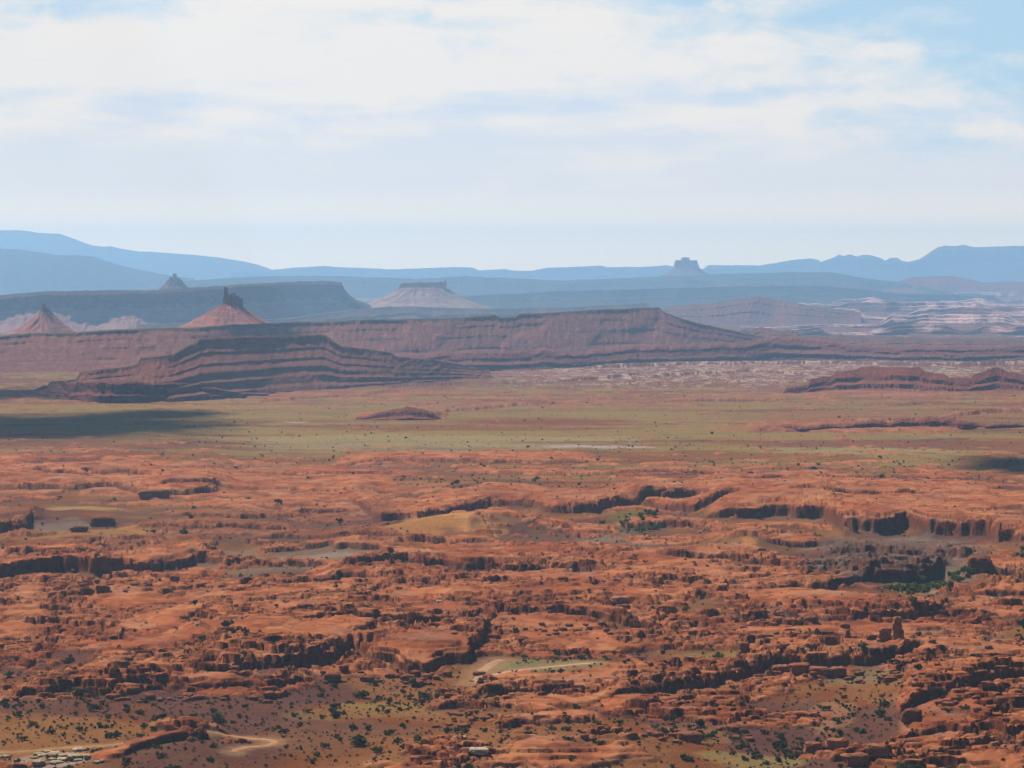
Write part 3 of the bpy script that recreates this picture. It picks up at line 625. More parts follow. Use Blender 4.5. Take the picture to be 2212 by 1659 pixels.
# plain ends: the small knob, the flat-topped buttes and the spires
def cone(name, uc, D, zb, prof, pal, squash=1.0, seed=0, n=150, m=70, rag=.09, mat=M_hill, parent=None, off=(0, 0)):
    """body of revolution about (uc, D): prof = [(radius m, height m)], gullied and uneven"""
    pr = np.array(prof, float)
    arc = np.r_[0, np.cumsum(np.hypot(*np.diff(pr, axis=0).T))]; arc /= arc[-1]
    t = np.linspace(0, 1, m); r = np.interp(t, arc, pr[:, 0]); z = np.interp(t, arc, pr[:, 1])
    th = np.linspace(0, 2 * np.pi, n, endpoint=False)
    T, Rr = np.meshgrid(th, r); _, Z = np.meshgrid(th, z)
    H = pr[-1, 1] - pr[0, 1]; R0 = pr[0, 0]
    g1 = fbm(np.cos(T) * 2.2, np.sin(T) * 2.2 + Z / H * .35, 1.0, 4, seed); g2 = fbm(np.cos(T) * 6 + Z / H, np.sin(T) * 6 + Z / H * 2.5, 1.0, 3, seed + 5)
    RR = Rr * (1 + rag * g1 + rag * .5 * g2)
    cx = (uc - UC) / FPX * D
    P = np.stack([np.cos(T) * RR * squash + off[0], np.sin(T) * RR + off[1], Z + .02 * H * g2 * (Rr > 0)], -1).astype(F)
    HF = ((Z - pr[0, 1]) / H).astype(F)
    C = pal(HF, P + np.array([0, 0, seed * 3], F), H, seed) * F(.52)
    o = grid_mesh(name, P, np.clip(C, .015, .8), mat, wrap=True)
    if parent is not None: o.parent = parent
    else: o.location = (cx, D, zb)
    return o
def zat(v, D): return CAMZ - (v - VH) / FPX * D
def tower(name, parent, pts, mat, color, seed):
    """fin of rock: list of (x, y, radius x, radius y, base z, top z) columns melted into one jagged body"""
    x0, x1 = min(p[0] - p[2] for p in pts) - 1, max(p[0] + p[2] for p in pts) + 1
    y0, y1 = min(p[1] - p[3] for p in pts) - 1, max(p[1] + p[3] for p in pts) + 1
    nx, ny = 70, 40
    Y, X = np.meshgrid(np.linspace(y0, y1, ny), np.linspace(x0, x1, nx), indexing='ij')
    zb = min(p[4] for p in pts); Z = np.full(X.shape, zb - 6.0)
    for (a, b, ra, rb, _, zt) in pts:
        d = np.maximum(np.abs(X - a) / ra, np.abs(Y - b) / rb) + .12 * fbm(X, Y, ra * .8, 2, seed)
        Z = np.maximum(Z, (zb - 6) + (zt - zb + 6) * (1 - ss(d, .72, 1.08)))
    Z += .5 * fbm(X, Y, 3, 2, seed + 3)
    C = np.empty(X.shape + (3,), F); C[:] = color
    C *= (1 + .25 * fbm(X, Z, 6, 3, seed + 2))[..., None]
    o = grid_mesh(name, np.stack([X, Y, Z], -1).astype(F), np.clip(C, .02, .7), mat); o.parent = parent
    return o
def empty(name, loc): 
    o = bpy.data.objects.new(name, None); COL.objects.link(o); o.location = loc; return o
pcone = pal_strata(rgb(.52,.20,.135), rgb(.46,.17,.12), rgb(.30,.12,.09), .80, .93, 5, None, .35, .18)
# tall spire butte
D = 8500.0; k = D / FPX; e = empty('spire_butte', ((497 - UC) * k, D, zat(712, D)))
tag(e, 'red conical butte crowned by a jagged tower with a tall thin spire', 'butte')
cone('talus_cone', 497, D, 0, [(150*k,-10*k),(112*k,2*k),(82*k,14*k),(52*k,32*k),(30*k,47*k),(16*k,54*k),(0,56*k)], pcone, 1, 301, parent=e)
tower('rock_tower', e, [(-8*k,0,4*k,6*k,44*k,90*k),(-1*k,1*k,6*k,6*k,44*k,76*k),(8*k,0,6*k,6*k,40*k,79*k),(15*k,0,7*k,6*k,36*k,73*k),(23*k,0,5*k,6*k,30*k,68*k)], M_hill, rgb(.15,.055,.045), 311)
tower('spire', e, [(-10*k,-2*k,2.6*k,3.5*k,70*k,92*k),(-12*k,0,3.5*k,4*k,50*k,70*k)], M_hill, rgb(.18,.07,.05), 312)
# smaller spire butte at the far left
D = 8900.0; k = D / FPX; e = empty('spire_butte', ((98 - UC) * k, D, zat(730, D)))
tag(e, 'smaller red pyramid butte with one stubby pinnacle at the far left', 'butte')
cone('talus_cone', 98, D, 0, [(120*k,-14*k),(88*k,3*k),(62*k,14*k),(40*k,30*k),(20*k,48*k),(9*k,58*k),(0,61*k)], pcone, 1, 321, parent=e)
tower('rock_tower', e, [(-3*k,0,4*k,5*k,50*k,75*k),(3*k,0,5*k,5*k,46*k,67*k),(9*k,1*k,5*k,5*k,42*k,58*k)], M_hill, rgb(.20,.085,.065), 331)
# knob standing on the dark mesa
D = 16300.0; k = D / FPX; e = empty('knob_butte', ((378 - UC) * k, D, zat(628, D)))
tag(e, 'small blue pointed knob standing on top of the dark cliff mesa', 'butte')
cone('talus_cone', 378, D, 0, [(46*k,-12*k),(30*k,4*k),(21*k,13*k),(14*k,24*k),(0,26*k)], pal_strata(rgb(.28,.16,.12), DK, DK, .6, .9, 3, None, .3, .2), 1, 341, mat=M_far, parent=e)
tower('rock_tower', e, [(-6*k,0,7*k,6*k,10*k,30*k),(0,0,5*k,6*k,12*k,37*k),(7*k,0,5*k,6*k,10*k,28*k)], M_far, rgb(.30,.17,.12), 351)
# flat-topped butte
D = 17500.0; k = D / FPX; e = empty('flat_butte', ((912 - UC) * k, D, zat(660, D)))
tag(e, 'small flat-topped butte with a shaded cliff band above a pink talus skirt', 'butte')
cone('talus_cone', 912, D, 0, [(165*k,-10*k),(125*k,2*k),(92*k,14*k),(66*k,28*k),(50*k,38*k),(0,40*k)], pal_strata(rgb(.44,.25,.19), rgb(.36,.18,.14), DK, .85, .97, 3, None, .3, .2), 1, 361, mat=M_far, parent=e)
tower('rock_tower', e, [(-20*k,0,32*k,26*k,26*k,50*k),(12*k,0,30*k,26*k,26*k,51*k),(36*k,0,17*k,22*k,24*k,52*k),(-10*k,0,12*k,22*k,26*k,52.5*k),(50*k,0,3*k,8*k,28*k,55*k)], M_far, rgb(.24,.11,.08), 371)
# square butte on the skyline
D = 29800.0; k = D / FPX; e = empty('square_butte', ((1482 - UC) * k, D, zat(602, D)))
tag(e, 'square-shouldered blue butte standing alone on the skyline', 'butte')
cone('talus_cone', 1482, D, 0, [(90*k,-10*k),(60*k,4*k),(38*k,15*k),(26*k,24*k),(0,25*k)], pal_strata(rgb(.20,.15,.12), DK, DK, .8, .95, 3, None, .2, .2), 1, 381, mat=M_far, parent=e)
tower('rock_tower', e, [(0,0,30*k,20*k,10*k,33*k),(-8*k,0,20*k,20*k,12*k,40*k),(6*k,0,22*k,20*k,12*k,40*k),(-2*k,0,11*k,14*k,12*k,46*k)], M_far, rgb(.24,.16,.12), 391)

# ------------------------------------------------------------------ lookup of the finished ground
def ground_z(x, y):
    return ground(np.atleast_1d(np.asarray(x, F)), np.atleast_1d(np.asarray(y, F)))[0].astype(float)
def spots(u, v):
    """real ground points seen along the measured lines of sight"""
    u = np.asarray(u, float); v = np.asarray(v, float); y = dist(v); x = (u - UC) / FPX * y
    for _ in range(5):
        z = ground_z(x, y); y = .3 * y + .7 * (CAMZ - z) * FPX / (v - VH); x = (u - UC) / FPX * y
    return x, y, ground_z(x, y)

# strips that wind over the ground
def strip(name, label, cat, color, lift=.14):
    color = color * F(.85)
    P, w = path_pts(name, 2.5); n = len(P)
    T = np.gradient(P, axis=0); T /= np.hypot(T[:, 0], T[:, 1])[:, None]; N = np.c_[-T[:, 1], T[:, 0]]
    cols = np.linspace(-.5, .5, 9); Q = np.zeros((n, 9, 3), F)
    wob = w * (1 + .35 * fbm(P[:, 0], P[:, 1], 25, 3, 400))
    for j, c in enumerate(cols):
        p = P + N * (c * wob)[:, None]
        Q[:, j, :2] = p; Q[:, j, 2] = ground_z(p[:, 0], p[:, 1]) + lift * (1 - (2 * c) ** 4 * 1.6)
    C = np.empty((n, 9, 3), F); C[:] = color; C *= (1 + .18 * fbm(Q[..., 0], Q[..., 1], 5, 3, 410))[..., None]
    o = grid_mesh(name, Q, np.clip(C, .02, .8), M_ground); setting(o, label, cat)
strip('dirt_track', 'pale dirt track curving past the lower left corner', 'dirt track', rgb(.30,.16,.08))
strip('wash', 'pale dry wash below the main overhanging cliff', 'dry wash', rgb(.30,.175,.105))
strip('sandy_path', 'thin pale path winding down the golden sand hill', 'path', rgb(.31,.165,.065))
strip('sandy_trail', 'narrow sandy trail running right from the dry wash', 'trail', rgb(.34,.21,.13))

# ------------------------------------------------------------------ boulders, pillars and slabs that lie on the ground
def rock_mesh(name, w, d, h, color, seed, boxy=.55, beds=3.0, stretch=1.0, n=44, m=26, sink=.18):
    """lumpy bedded block: w x d x h metres, base a little below its origin"""
    th = np.linspace(0, 2 * np.pi, n, endpoint=False); ph = np.linspace(-np.pi / 2, np.pi / 2, m)
    T, Pp = np.meshgrid(th, ph)
    sg = lambda q, p: np.sign(q) * np.abs(q) ** p
    X = sg(np.cos(Pp), boxy) * sg(np.cos(T), boxy); Y = sg(np.cos(Pp), boxy) * sg(np.sin(T), boxy); Z = sg(np.sin(Pp), boxy)
    g1 = fbm(X * 1.3 + Z * .7 + seed * 3.1, Y * 1.3 - Z * .5, 1.0, 3, seed); g2 = fbm(X * 4 + seed, Y * 4 + Z * 3, 1.0, 2, seed + 3)
    k = 1 + .22 * g1 + .07 * g2 - .09 * np.abs(np.sin(Z * beds * 1.57 + 1.5 * g1)) ** 6
    k2 = 1 + .16 * g1
    P = np.stack([X * k * w / 2, Y * k * d / 2, Z * k2 * h / 2 + h * (.5 - sink)], -1).astype(F)
    C = np.empty(X.shape + (3,), F); C[:] = color
    C *= (1 + .28 * g1 + .22 * g2)[..., None]
    o = grid_mesh(name, P, np.clip(C * .70, .015, .7), M_boulder, wrap=True)
    return o
RK, RKD, WH = rgb(.27,.10,.052), rgb(.17,.06,.035), rgb(.42,.34,.25)
NAMED = [  # name, u, v, w, d, h, colour, label
 ('slab', 1033,1626, 8.5,7,2.6, WH, 'largest pale cream slab lying on red soil near the bottom middle'),
 ('boulder', 999,1603, 3.4,3,1.8, WH, 'small pale boulder just above the large cream slab'),
 ('boulder', 979,1600, 1.8,1.8,1.1, WH, 'tiny cream block left of the small pale boulder'),
 ('boulder', 949,1306, 3.4,3,2.4, rgb(.5,.42,.36), 'lone whitish boulder on the smooth slickrock in the middle'),
 ('boulder', 1760,1630, 7.2,6,5.0, RK, 'separate square red boulder at the left end of the boulder row'),
 ('boulder', 1812,1632, 9.0,7,4.6, RK, 'long low red boulder second in the boulder row'),
 ('boulder', 1854,1642, 10.5,8,5.8, RK, 'largest rounded red boulder, in the row at the lower right'),
 ('boulder', 1898,1640, 9.0,8,5.2, RK, 'tilted red boulder against the long smooth rock in the row'),
 ('boulder', 1974,1560, 8.5,7,5.6, RKD, 'dark overhanging boulder standing alone on the slope at right'),
 ('boulder', 1341,1307, 9.5,9,3.6, rgb(.33,.15,.095), 'smooth rounded pink boulder among the ledges right of centre'),
 ('boulder', 505,1455, 5.5,5,3.5, RK, 'red block at the left tip of the main cliff'),
 ('boulder', 716,1475, 8,7,4.6, RKD, 'dark red block detached below the main cliff'),
 ('boulder', 900,1648, 6,5,2.2, RK, 'low red boulder at the bottom edge left of the cream slab'),
 ('boulder', 1215,1262, 6,6,3.6, RKD, 'dark block on the ledges beyond the main cliff'),
 ('boulder', 1690,1452, 9,8,5.0, RK, 'bulging red block in front of the ridge, left one'),
 ('boulder', 1730,1455, 10,8,4.8, RK, 'bulging red block in front of the ridge, middle one'),
 ('boulder', 1772,1460, 11,8,4.4, RK, 'bulging red block in front of the ridge, right one'),
 ('boulder', 1812,1462, 8,7,4.8, RK, 'round red block at the right end below the ridge'),
 ('rock_outcrop', 220,1138, 19,12,9.0, RKD, 'dark isolated rock knob standing on the golden sand at left'),
 ('rock_outcrop', 170,1152, 12,8,4.5, RKD, 'lower reddish rock heap left of the dark knob'),
 ('rock_outcrop', 330,1078, 26,16,10, RK, 'rounded buttress in front of the left canyon rim'),
 ('rock_outcrop', 524,860, 11,12,10, rgb(.16,.075,.06), 'dark stub of rock at the foot of the stepped hill'),
 ('rock_outcrop', 2120,1215, 16,12,13, RKD, 'dark shaded block at the mouth of the right canyon'),
 ('rock_outcrop', 1345,1320, 8,7,4.0, RKD, 'squat dark block below the smooth pink boulder'),
]
px, py, pz = spots([q[1] for q in NAMED], [q[2] for q in NAMED])
for i, (nm, u, v, w, d, h, c, lab) in enumerate(NAMED):
    o = rock_mesh(nm, w, d, h, c, 500 + i * 7, .5 if nm == 'boulder' else .6, 3.0 + i % 3)
    o.location = (px[i], py[i], pz[i]); o.rotation_euler = (0, 0, .25 * math.sin(i * 2.3))
    tag(o, lab, {'slab': 'rock slab', 'boulder': 'boulder', 'rock_outcrop': 'rock outcrop'}[nm])
# pillars on the ridge
def pillar(name, u, v, segs, label, seed):
    x, y, z = [float(q[0]) for q in spots([u], [v])]
    e = empty(name, (x, y, z - .5)); tag(e, label, 'rock pillar')
    zc = 0.0
    for j, (w, h) in enumerate(segs):
        o = rock_mesh('cap_rock' if j == len(segs) - 1 else 'column', w, w * .9, h * 1.25, RK * (.9 if j < len(segs) - 1 else 1.05), seed + j * 5, .6, 2, sink=.1)
        o.parent = e; o.location = (.25 * math.sin(seed + j * 2), 0, zc); zc += h * .92
pillar('rock_pillar', 1943, 1396, [(5.6,5.2),(5.0,4.2),(4.2,3.0)], 'tallest stubby rock pillar at the right end of the ridge', 700)
pillar('rock_pillar', 1914, 1394, [(7.5,4.0),(6.0,3.6),(6.4,2.4)], 'broad leaning rock pillar beside the tallest pillar', 720)
pillar('rock_pillar', 1834, 1388, [(4.2,3.4),(3.0,2.6),(2.2,1.8)], 'thin rock pillar on the middle of the ridge', 740)
pillar('rock_pillar', 1610, 1410, [(6.0,3.4),(5.0,2.6),(5.4,1.8)], 'squat rock pillar at the left end of the ridge', 760)
# the pale slabs in the lower left corner
rr = np.random.RandomState(11)
pu = rr.normal(130, 48, 22); pv = rr.normal(1641, 9, 22); sx_ = rr.uniform(2.2, 6.0, 22)
px, py, pz = spots(pu, pv)
for i in range(22):
    o = rock_mesh('slab', sx_[i], sx_[i] * .8, sx_[i] * .36, rgb(.40,.31,.20) * rr.uniform(.7, 1.05), 800 + i * 3, .5, sink=.42)
    o.location = (px[i], py[i], pz[i]); o.rotation_euler = (0, 0, rr.uniform(0, 6)); tag(o, 'pale cream slab in the jumble at the lower left corner', 'rock slab', 'pale slabs in the lower left corner')
# fallen blocks below the cliffs: three shapes of rock, copied
proto = [rock_mesh('boulder', 1.0, .9, .62, rgb(.22,.08,.045), 900 + i * 9, .55) for i in range(4)]
ZON = [(880,1466,150,10,46,'red block fallen below the main cliff in the middle','blocks below the main cliff'),
       (1200,1366,150,18,36,'red block scattered on the ledges right of the main cliff','blocks on the middle ledges'),
       (1700,1350,160,40,46,'red block scattered on the slope beyond the ridge','blocks beyond the ridge'),
       (1880,1470,110,22,34,'red block fallen below the rock pillars','blocks below the rock pillars'),
       (2080,1480,110,60,44,'red block among the rounded rocks at the right edge','blocks at the right edge'),
       (250,1268,190,12,40,'dark block fallen below the shaded left cliff','blocks below the left cliff'),
       (350,1515,230,10,40,'red block below the long overhanging ledge at lower left','blocks below the lower left ledge'),
       (1450,1590,170,16,34,'red block below the low slab at the bottom right of centre','blocks below the bottom slab'),
       (1000,1560,60,12,16,'red block below the small cliff at the bottom middle','blocks below the small bottom cliff')]
nb = 0
for (u, v, du_, dv_, n, lab, grp) in ZON:
    pu = rr.normal(u, du_ * .6, n); pv = rr.normal(v, dv_ * .7, n); px, py, pz = spots(pu, pv)
    for i in range(n):
        src = proto[nb % 4]
        if nb < 4: o = src
        else: o = src.copy(); COL.objects.link(o)
        s_ = float(np.exp(rr.normal(.95, .42))); o.location = (px[i], py[i], pz[i]); o.scale = (s_ * rr.uniform(.8, 1.5), s_, s_ * rr.uniform(.7, 1.2))
        o.rotation_euler = (0, 0, rr.uniform(0, 6.28)); tag(o, lab, 'boulder', grp); nb += 1

# ------------------------------------------------------------------ junipers, cottonwoods and scrub
def mat_leaf(name, a, b):
    m = bpy.data.materials.new(name); m.use_nodes = True; q = G(m.node_tree); m.node_tree.nodes.clear()
    oi = q.n('ShaderNodeObjectInfo').outputs['Random']; pos = q.n('ShaderNodeNewGeometry').outputs['Position']
    f = q.m('ADD', q.m('MULTIPLY', oi, .5), q.m('MULTIPLY', q.noise(pos, .8, 2), .6))
    c = q.mix(f, a, b); d = q.n('ShaderNodeBsdfDiffuse'); t = q.n('ShaderNodeBsdfTranslucent'); mx = q.n('ShaderNodeMixShader'); mx.inputs[0].default_value = .22
    L = m.node_tree.links; L.new(c, d.inputs[0]); L.new(c, t.inputs[0]); L.new(d.outputs[0], mx.inputs[1]); L.new(t.outputs[0], mx.inputs[2])
    L.new(mx.outputs[0], q.n('ShaderNodeOutputMaterial').inputs[0]); return m
M_jun = mat_leaf('juniper_leaf', (.030,.040,.016,1), (.080,.080,.032,1)); M_cot = mat_leaf('cottonwood_leaf', (.055,.085,.018,1), (.12,.145,.035,1))
M_scr = mat_leaf('scrub_leaf', (.040,.045,.022,1), (.10,.09,.045,1))
M_bark = bpy.data.materials.new('bark'); M_bark.use_nodes = True
M_bark.node_tree.nodes['Principled BSDF'].inputs['Base Color'].default_value = (.10,.065,.045,1); M_bark.node_tree.nodes['Principled BSDF'].inputs['Roughness'].default_value = .95
def leaf_cloud(rs, n, size, lobes, w, h, z0):
    """n small leaf-clump quads spread through a lumpy crown"""
    L = [(rs.normal(0, .27 * w), rs.normal(0, .27 * w), z0 + h * rs.uniform(.3, .75), rs.uniform(.22, .36) * w) for _ in range(lobes)]
    V = np.zeros((n, 4, 3))
    for i in range(n):
        a, b, c, r = L[rs.randint(lobes)]
        d = rs.normal(size=3); d /= np.linalg.norm(d); rad = r * rs.uniform(.35, 1.0) ** .6
        p = np.array([a, b, c]) + d * rad * np.array([1, 1, .95 * h / w * 1.15]); p[2] = max(p[2], .15)
        t1 = rs.normal(size=3); t1 /= np.linalg.norm(t1); t2 = np.cross(t1, d + .3 * rs.normal(size=3)); t2 /= np.linalg.norm(t2) + 1e-6
        s = size * rs.uniform(.6, 1.35)
        V[i] = p + np.array([-t1 * s - t2 * s * .7, t1 * s - t2 * s * .6, t1 * s * .8 + t2 * s * .8, -t1 * s * .9 + t2 * s * .6])
    return V.reshape(-1, 3)
def quads(name, V, mat):
    me = bpy.data.meshes.new(name); n = len(V) // 4
    me.vertices.add(n * 4); me.vertices.foreach_set('co', V.astype(F).ravel()); me.loops.add(n * 4); me.loops.foreach_set('vertex_index', np.arange(n * 4, dtype=np.int32))
    me.polygons.add(n); me.polygons.foreach_set('loop_start', np.arange(0, n * 4, 4, dtype=np.int32)); me.update(calc_edges=True); me.materials.append(mat); return me
def trunk_mesh(rs, h, r):
    v, f = [], []
    def limb(a, b, ra, rb):
        a, b = Vector(a), Vector(b); k = len(v); ax = (b - a).normalized(); p = ax.orthogonal().normalized(); q_ = ax.cross(p)
        for c, rr_ in ((a, ra), ((a + b) / 2 + Vector(rs.normal(0, r * .4, 3)), (ra + rb) / 2), (b, rb)):
            for j in range(6): v.append(c + (p * math.cos(j * 1.047) + q_ * math.sin(j * 1.047)) * rr_)
        for lv in (0, 6):
            for j in range(6): f.append((k + lv + j, k + lv + (j + 1) % 6, k + lv + 6 + (j + 1) % 6, k + lv + 6 + j))
    top = (rs.normal(0, .15), rs.normal(0, .15), h * .6); limb((0, 0, -.4), top, r, r * .6)
    for _ in range(3): limb(top, (rs.normal(0, h * .25), rs.normal(0, h * .25), h * rs.uniform(.75, .95)), r * .5, r * .15)
    me = bpy.data.meshes.new('trunk'); me.from_pydata([tuple(q) for q in v], [], f); me.materials.append(M_bark); return me
rs = np.random.RandomState(5)
JUN = [(quads('crown', leaf_cloud(rs, 150, .27, 6, 1.9 + .2 * (i % 2), 1.5, .1), M_jun), trunk_mesh(rs, 1.3, .13)) for i in range(5)]
COT = [(quads('crown', leaf_cloud(rs, 190, .24, 7, 1.9, 1.9, .35), M_cot), trunk_mesh(rs, 1.6, .11)) for i in range(3)]
def tree(kind, x, y, z, sc, label, cat, group, rot, part=True):
    e = empty(kind, (x, y, z - .05)); e.scale = (sc, sc, sc * rs.uniform(.85, 1.15)); e.rotation_euler = (0, 0, rot)
    crown, trunk = (JUN if kind == 'juniper' else COT)[rs.randint(5 if kind == 'juniper' else 3)]
    for nm, me in (('crown', crown), ('trunk', trunk)):
        o = bpy.data.objects.new(nm, me); COL.objects.link(o); o.parent = e
    return tag(e, label, cat, group)
# special trees
SPC = [(466,1577,2.7,'bright lime green cottonwood standing alone beside the pale track'),
       (894,1487,2.0,'bright yellow-green bush at the right end of the valley thicket')]
px, py, pz = spots([q[0] for q in SPC], [q[1] for q in SPC])
for i, q_ in enumerate(SPC): tree('cottonwood', px[i], py[i], pz[i], q_[2], q_[3], 'tree', None, i)
for (u, v, a, b, n, lab, grp, sc) in [(2000,1277,70,12,30,'bright green cottonwood in the grove on the right canyon floor','cottonwoods on the right canyon floor',2.2),
        (2075,1246,28,6,8,'green cottonwood upstream of the grove in the right canyon','cottonwoods up the right canyon',2.3),
        (1372,1132,60,15,26,'green tree in the patch below the central cliffs','trees below the central cliffs',2.1)]:
    t = rs.normal(0, .5, n); pu = u + a * t; pv = v + b * (-.8 * t + rs.normal(0, .6, n)); px, py, pz = spots(pu, pv)
    for i in range(n): tree('cottonwood', px[i], py[i], pz[i], sc * rs.uniform(.6, 1.2), lab, 'tree', grp, rs.uniform(0, 6))
# junipers: scattered by how dense the photograph shows them
DEN = [(1100,1560,1300,90,.65),(150,1560,260,60,1.3),(900,1505,220,26,2.6),(620,1530,250,30,1.1),(1150,1450,160,30,2.2),(1980,1540,160,50,1.6),(1650,1610,220,40,1.2),
       (1500,1000,900,50,1.5),(1800,1030,500,40,1.8),(250,1000,300,30,1.2),(1250,850,260,24,1.5),(1000,880,400,40,.9),(1700,860,400,40,1.0),(1100,1060,420,40,1.4),(700,1130,300,40,1.2),(1250,1180,300,30,.7),(1950,900,400,30,1.0),(1000,1320,1200,60,.7),(1500,710,400,30,.5)]
NT = 11500
tu = rs.uniform(-150, 2360, NT * 4); tv = 800 + (1690 - 800) * rs.uniform(0, 1, NT * 4) ** .95
den = ell(tu.astype(F), tv.astype(F), [(a, b, c, d, k / 3.0) for a, b, c, d, k in DEN], .16)
for (a, b, ra, rb, c) in ((1010,1150,170,26,.06),(180,1110,130,20,.02),(900,935,500,12,.22),(1750,985,420,14,.18),(640,1210,150,14,.05)):
    den = np.where(((tu - a) / ra) ** 2 + ((tv - b) / rb) ** 2 < 1, c, den)
sel = rs.uniform(0, 1, NT * 4) < den; tu, tv = tu[sel][:NT], tv[sel][:NT]
tx = (tu - UC) / FPX * dist(tv); ty = dist(tv)
gz = ground(tx.astype(F), ty.astype(F)); Rr, Pp = gz[1], gz[4]
keep = (rs.uniform(0, 1, len(tx)) < 1.05 - .85 * Rr) & (Pp < .1)
tx, ty, tz, tu, tv = tx[keep], ty[keep], gz[0][keep], tu[keep], tv[keep]
ts = np.exp(rs.normal(-.20, .48, len(tx))) * .80
ts = np.where(tv < 1120, ts * .85, ts * .86)
app = ts / ty * ((tu > -20) & (tu < 2232) & (tv < 1680)); order = np.argsort(-app)
def region(u, v):
    if v < 1330: return ('beyond the main cliff', 'junipers beyond the main cliff')
    if v > 1575 and u < 520: return ('on the ochre ground by the pale track', 'junipers by the pale track')
    if u < 520: return ('below the long overhanging ledge at left', 'junipers below the left ledge')
    if v < 1480 and 940 < u < 1350: return ('around the dry wash', 'junipers around the dry wash')
    if v < 1570 and u < 1120: return ('in the shallow valley left of the small cliff', 'junipers in the shallow valley')
    if u < 1120: return ('on the bare red ground left of the cream slab', 'junipers left of the cream slab')
    if u > 1720 and v < 1590: return ('on the sandy slope below the rock pillars', 'junipers below the rock pillars')
    if u > 1720: return ('around the row of big red boulders', 'junipers around the boulder row')
    if v > 1560: return ('on the slope below the low red slab', 'junipers below the low slab')
    return ('among the low red slabs right of centre', 'junipers among the low slabs')
own = order[:300]
for i in own:
    where, grp = region(tu[i], tv[i])
    size = 'larger' if ts[i] > 1.15 else 'small'
    tree('juniper', tx[i], ty[i], tz[i], float(ts[i]), f'{size} dark green juniper {where}', 'juniper', f'{size} {grp}', rs.uniform(0, 6))
rest = order[300:]
VB = [leaf_cloud(rs, 26, .42, 4, 1.8, 1.4, .05) for _ in range(6)]
allv = np.concatenate([VB[j % 6] * ts[i] + np.array([tx[i], ty[i], tz[i]]) for j, i in enumerate(rest)])
o = bpy.data.objects.new('distant_junipers', quads('distant_junipers', allv, M_jun)); COL.objects.link(o)
tag(o, 'countless dark juniper dots sprinkled over the plain and far ledges', 'junipers', kind='stuff')
# low scrub close by
NS = 5000
su = rs.uniform(-120, 2330, NS); sv = 1330 + 360 * rs.uniform(0, 1, NS); sxx = (su - UC) / FPX * dist(sv); syy = dist(sv)
gz = ground(sxx.astype(F), syy.astype(F)); nz = fbm(sxx, syy, 60, 2, 77)
keep = (rs.uniform(0, 1, NS) < (1.0 - 1.1 * gz[1]) * (.55 + .8 * nz)) & (gz[4] < .1)
VS = [leaf_cloud(rs, 12, .20, 2, .8, .5, .0) for _ in range(6)]
allv = np.concatenate([VS[j % 6] * rs.uniform(.6, 1.5) + np.array([sxx[i], syy[i], gz[0][i]]) for j, i in enumerate(np.nonzero(keep)[0])])
o = bpy.data.objects.new('scrub', quads('scrub', allv, M_scr)); COL.objects.link(o)
tag(o, 'low grey-green scrub dotting the near soil', 'scrub', kind='stuff')
print('junipers', len(tx), 'scrub', int(keep.sum()), 'boulders', nb)

# ------------------------------------------------------------------ clouds overhead, out of the picture; their shadows lie on the plain
mc = bpy.data.materials.new('cloud_vapour'); mc.use_nodes = True; q = G(mc.node_tree); mc.node_tree.nodes.clear()
oc = q.n('ShaderNodeTexCoord').outputs['Object']
ln = q.n('ShaderNodeVectorMath', operation='LENGTH'); mc.node_tree.links.new(q.vmul(oc, (1, 1, 0)), ln.inputs[0])
al = q.m('ADD', q.m('SUBTRACT', 1.0, ln.outputs['Value']), q.m('MULTIPLY', q.m('SUBTRACT', q.noise(oc, 2.6, 6, .6, .5), .5), 1.5))
al = q.ramp(al, .0, .70, 0.0, .95)
tr = q.n('ShaderNodeBsdfTransparent'); tl = q.n('ShaderNodeBsdfTranslucent'); tl.inputs[0].default_value = (.9,.9,.9,1); mx = q.n('ShaderNodeMixShader')
L = mc.node_tree.links; L.new(al, mx.inputs[0]); L.new(tr.outputs[0], mx.inputs[1]); L.new(tl.outputs[0], mx.inputs[2]); L.new(mx.outputs[0], q.n('ShaderNodeOutputMaterial').inputs[0])
CLOUDS = [  # shadow centre u, v; half-width px, half-depth in v; ground height there
 (60,922,520,40,0),(250,850,230,14,10),(330,895,190,16,0),(-60,852,240,18,0),(545,800,120,34,40),(2230,1006,210,26,0)]
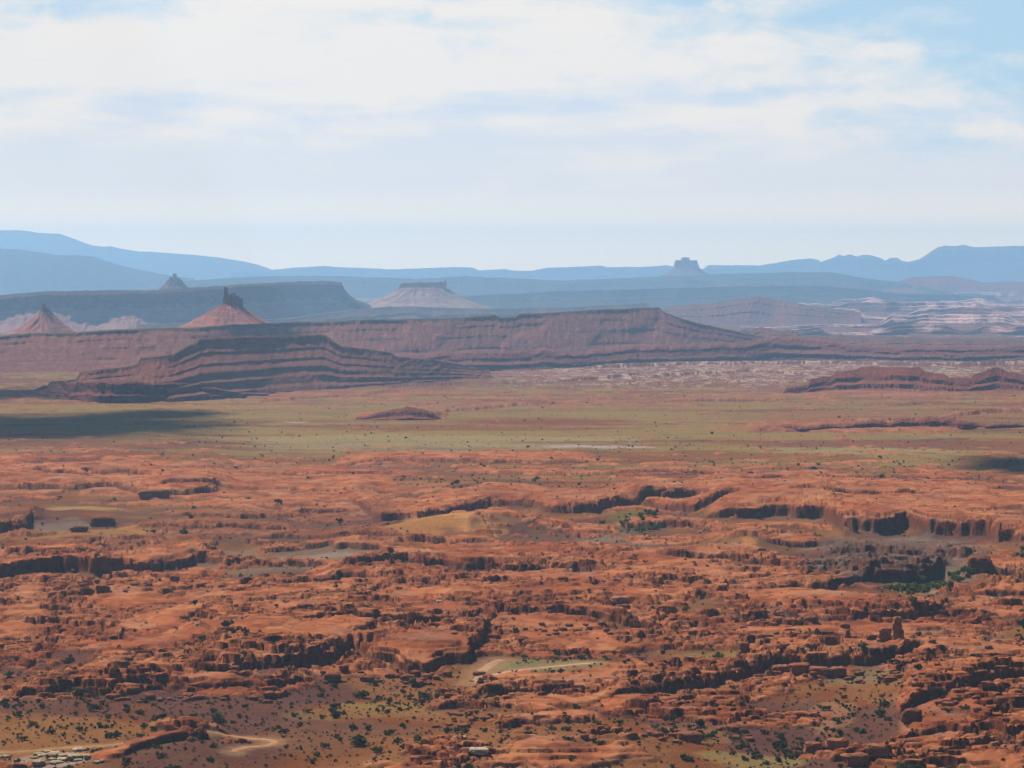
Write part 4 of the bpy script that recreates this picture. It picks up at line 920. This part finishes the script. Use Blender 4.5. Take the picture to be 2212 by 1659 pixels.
for i, (u, v, ru, rv, gz_) in enumerate(CLOUDS):
    D = float(dist(v)); hw = ru / FPX * D; hd = abs(float(dist(v - rv)) - float(dist(v + rv))) / 2
    th = np.linspace(0, 2 * np.pi, 64, endpoint=False); ph = np.linspace(-np.pi / 2, np.pi / 2, 24); T, Pp = np.meshgrid(th, ph)
    k = 1.25 * (1 + .10 * fbm(np.cos(T) * 2 + i * 9, np.sin(T) * 2 + Pp, 1.0, 3, 950 + i))
    P = np.stack([np.cos(Pp) * np.cos(T) * k, np.cos(Pp) * np.sin(T) * k, np.sin(Pp) * np.where(Pp > 0, 1, .35) * k], -1)
    o = grid_mesh('cloud', P, np.ones(P.shape), mc, wrap=True)
    kk = (1500.0) / sd.z
    o.location = ((u - UC) / FPX * D + sd.x * kk, D + sd.y * kk, gz_ + float(zbase(D)) + 1500.0); o.scale = (hw, hd, .25 * min(hw, hd))
    tag(o, 'white cloud drifting above the plain, outside the picture', 'cloud', 'clouds above the plain', 'stuff')

# ------------------------------------------------------------------ the air
def box_mesh(name, a, b, mat):
    me = bpy.data.meshes.new(name)
    v = [(x, y, z) for x in (a[0], b[0]) for y in (a[1], b[1]) for z in (a[2], b[2])]
    me.from_pydata(v, [], [(0,1,3,2),(4,6,7,5),(0,4,5,1),(2,3,7,6),(0,2,6,4),(1,5,7,3)]); me.materials.append(mat)
    o = bpy.data.objects.new(name, me); COL.objects.link(o); return o
hm_ = bpy.data.materials.new("haze_air"); hm_.use_nodes = True; q = G(hm_.node_tree); hm_.node_tree.nodes.clear()
pv = q.n('ShaderNodeVolumePrincipled'); pv.inputs['Color'].default_value = (.38, .65, 1.0, 1); pv.inputs['Density'].default_value = 3.2e-5
pv.inputs['Anisotropy'].default_value = 0.35
hm_.node_tree.links.new(pv.outputs[0], q.n('ShaderNodeOutputMaterial').inputs['Volume'])
hz = box_mesh('haze', (-26000, -400, -160), (26000, 56000, 900), hm_)
tag(hz, 'pale blue haze thickening towards the far cliffs', 'haze', kind='stuff')
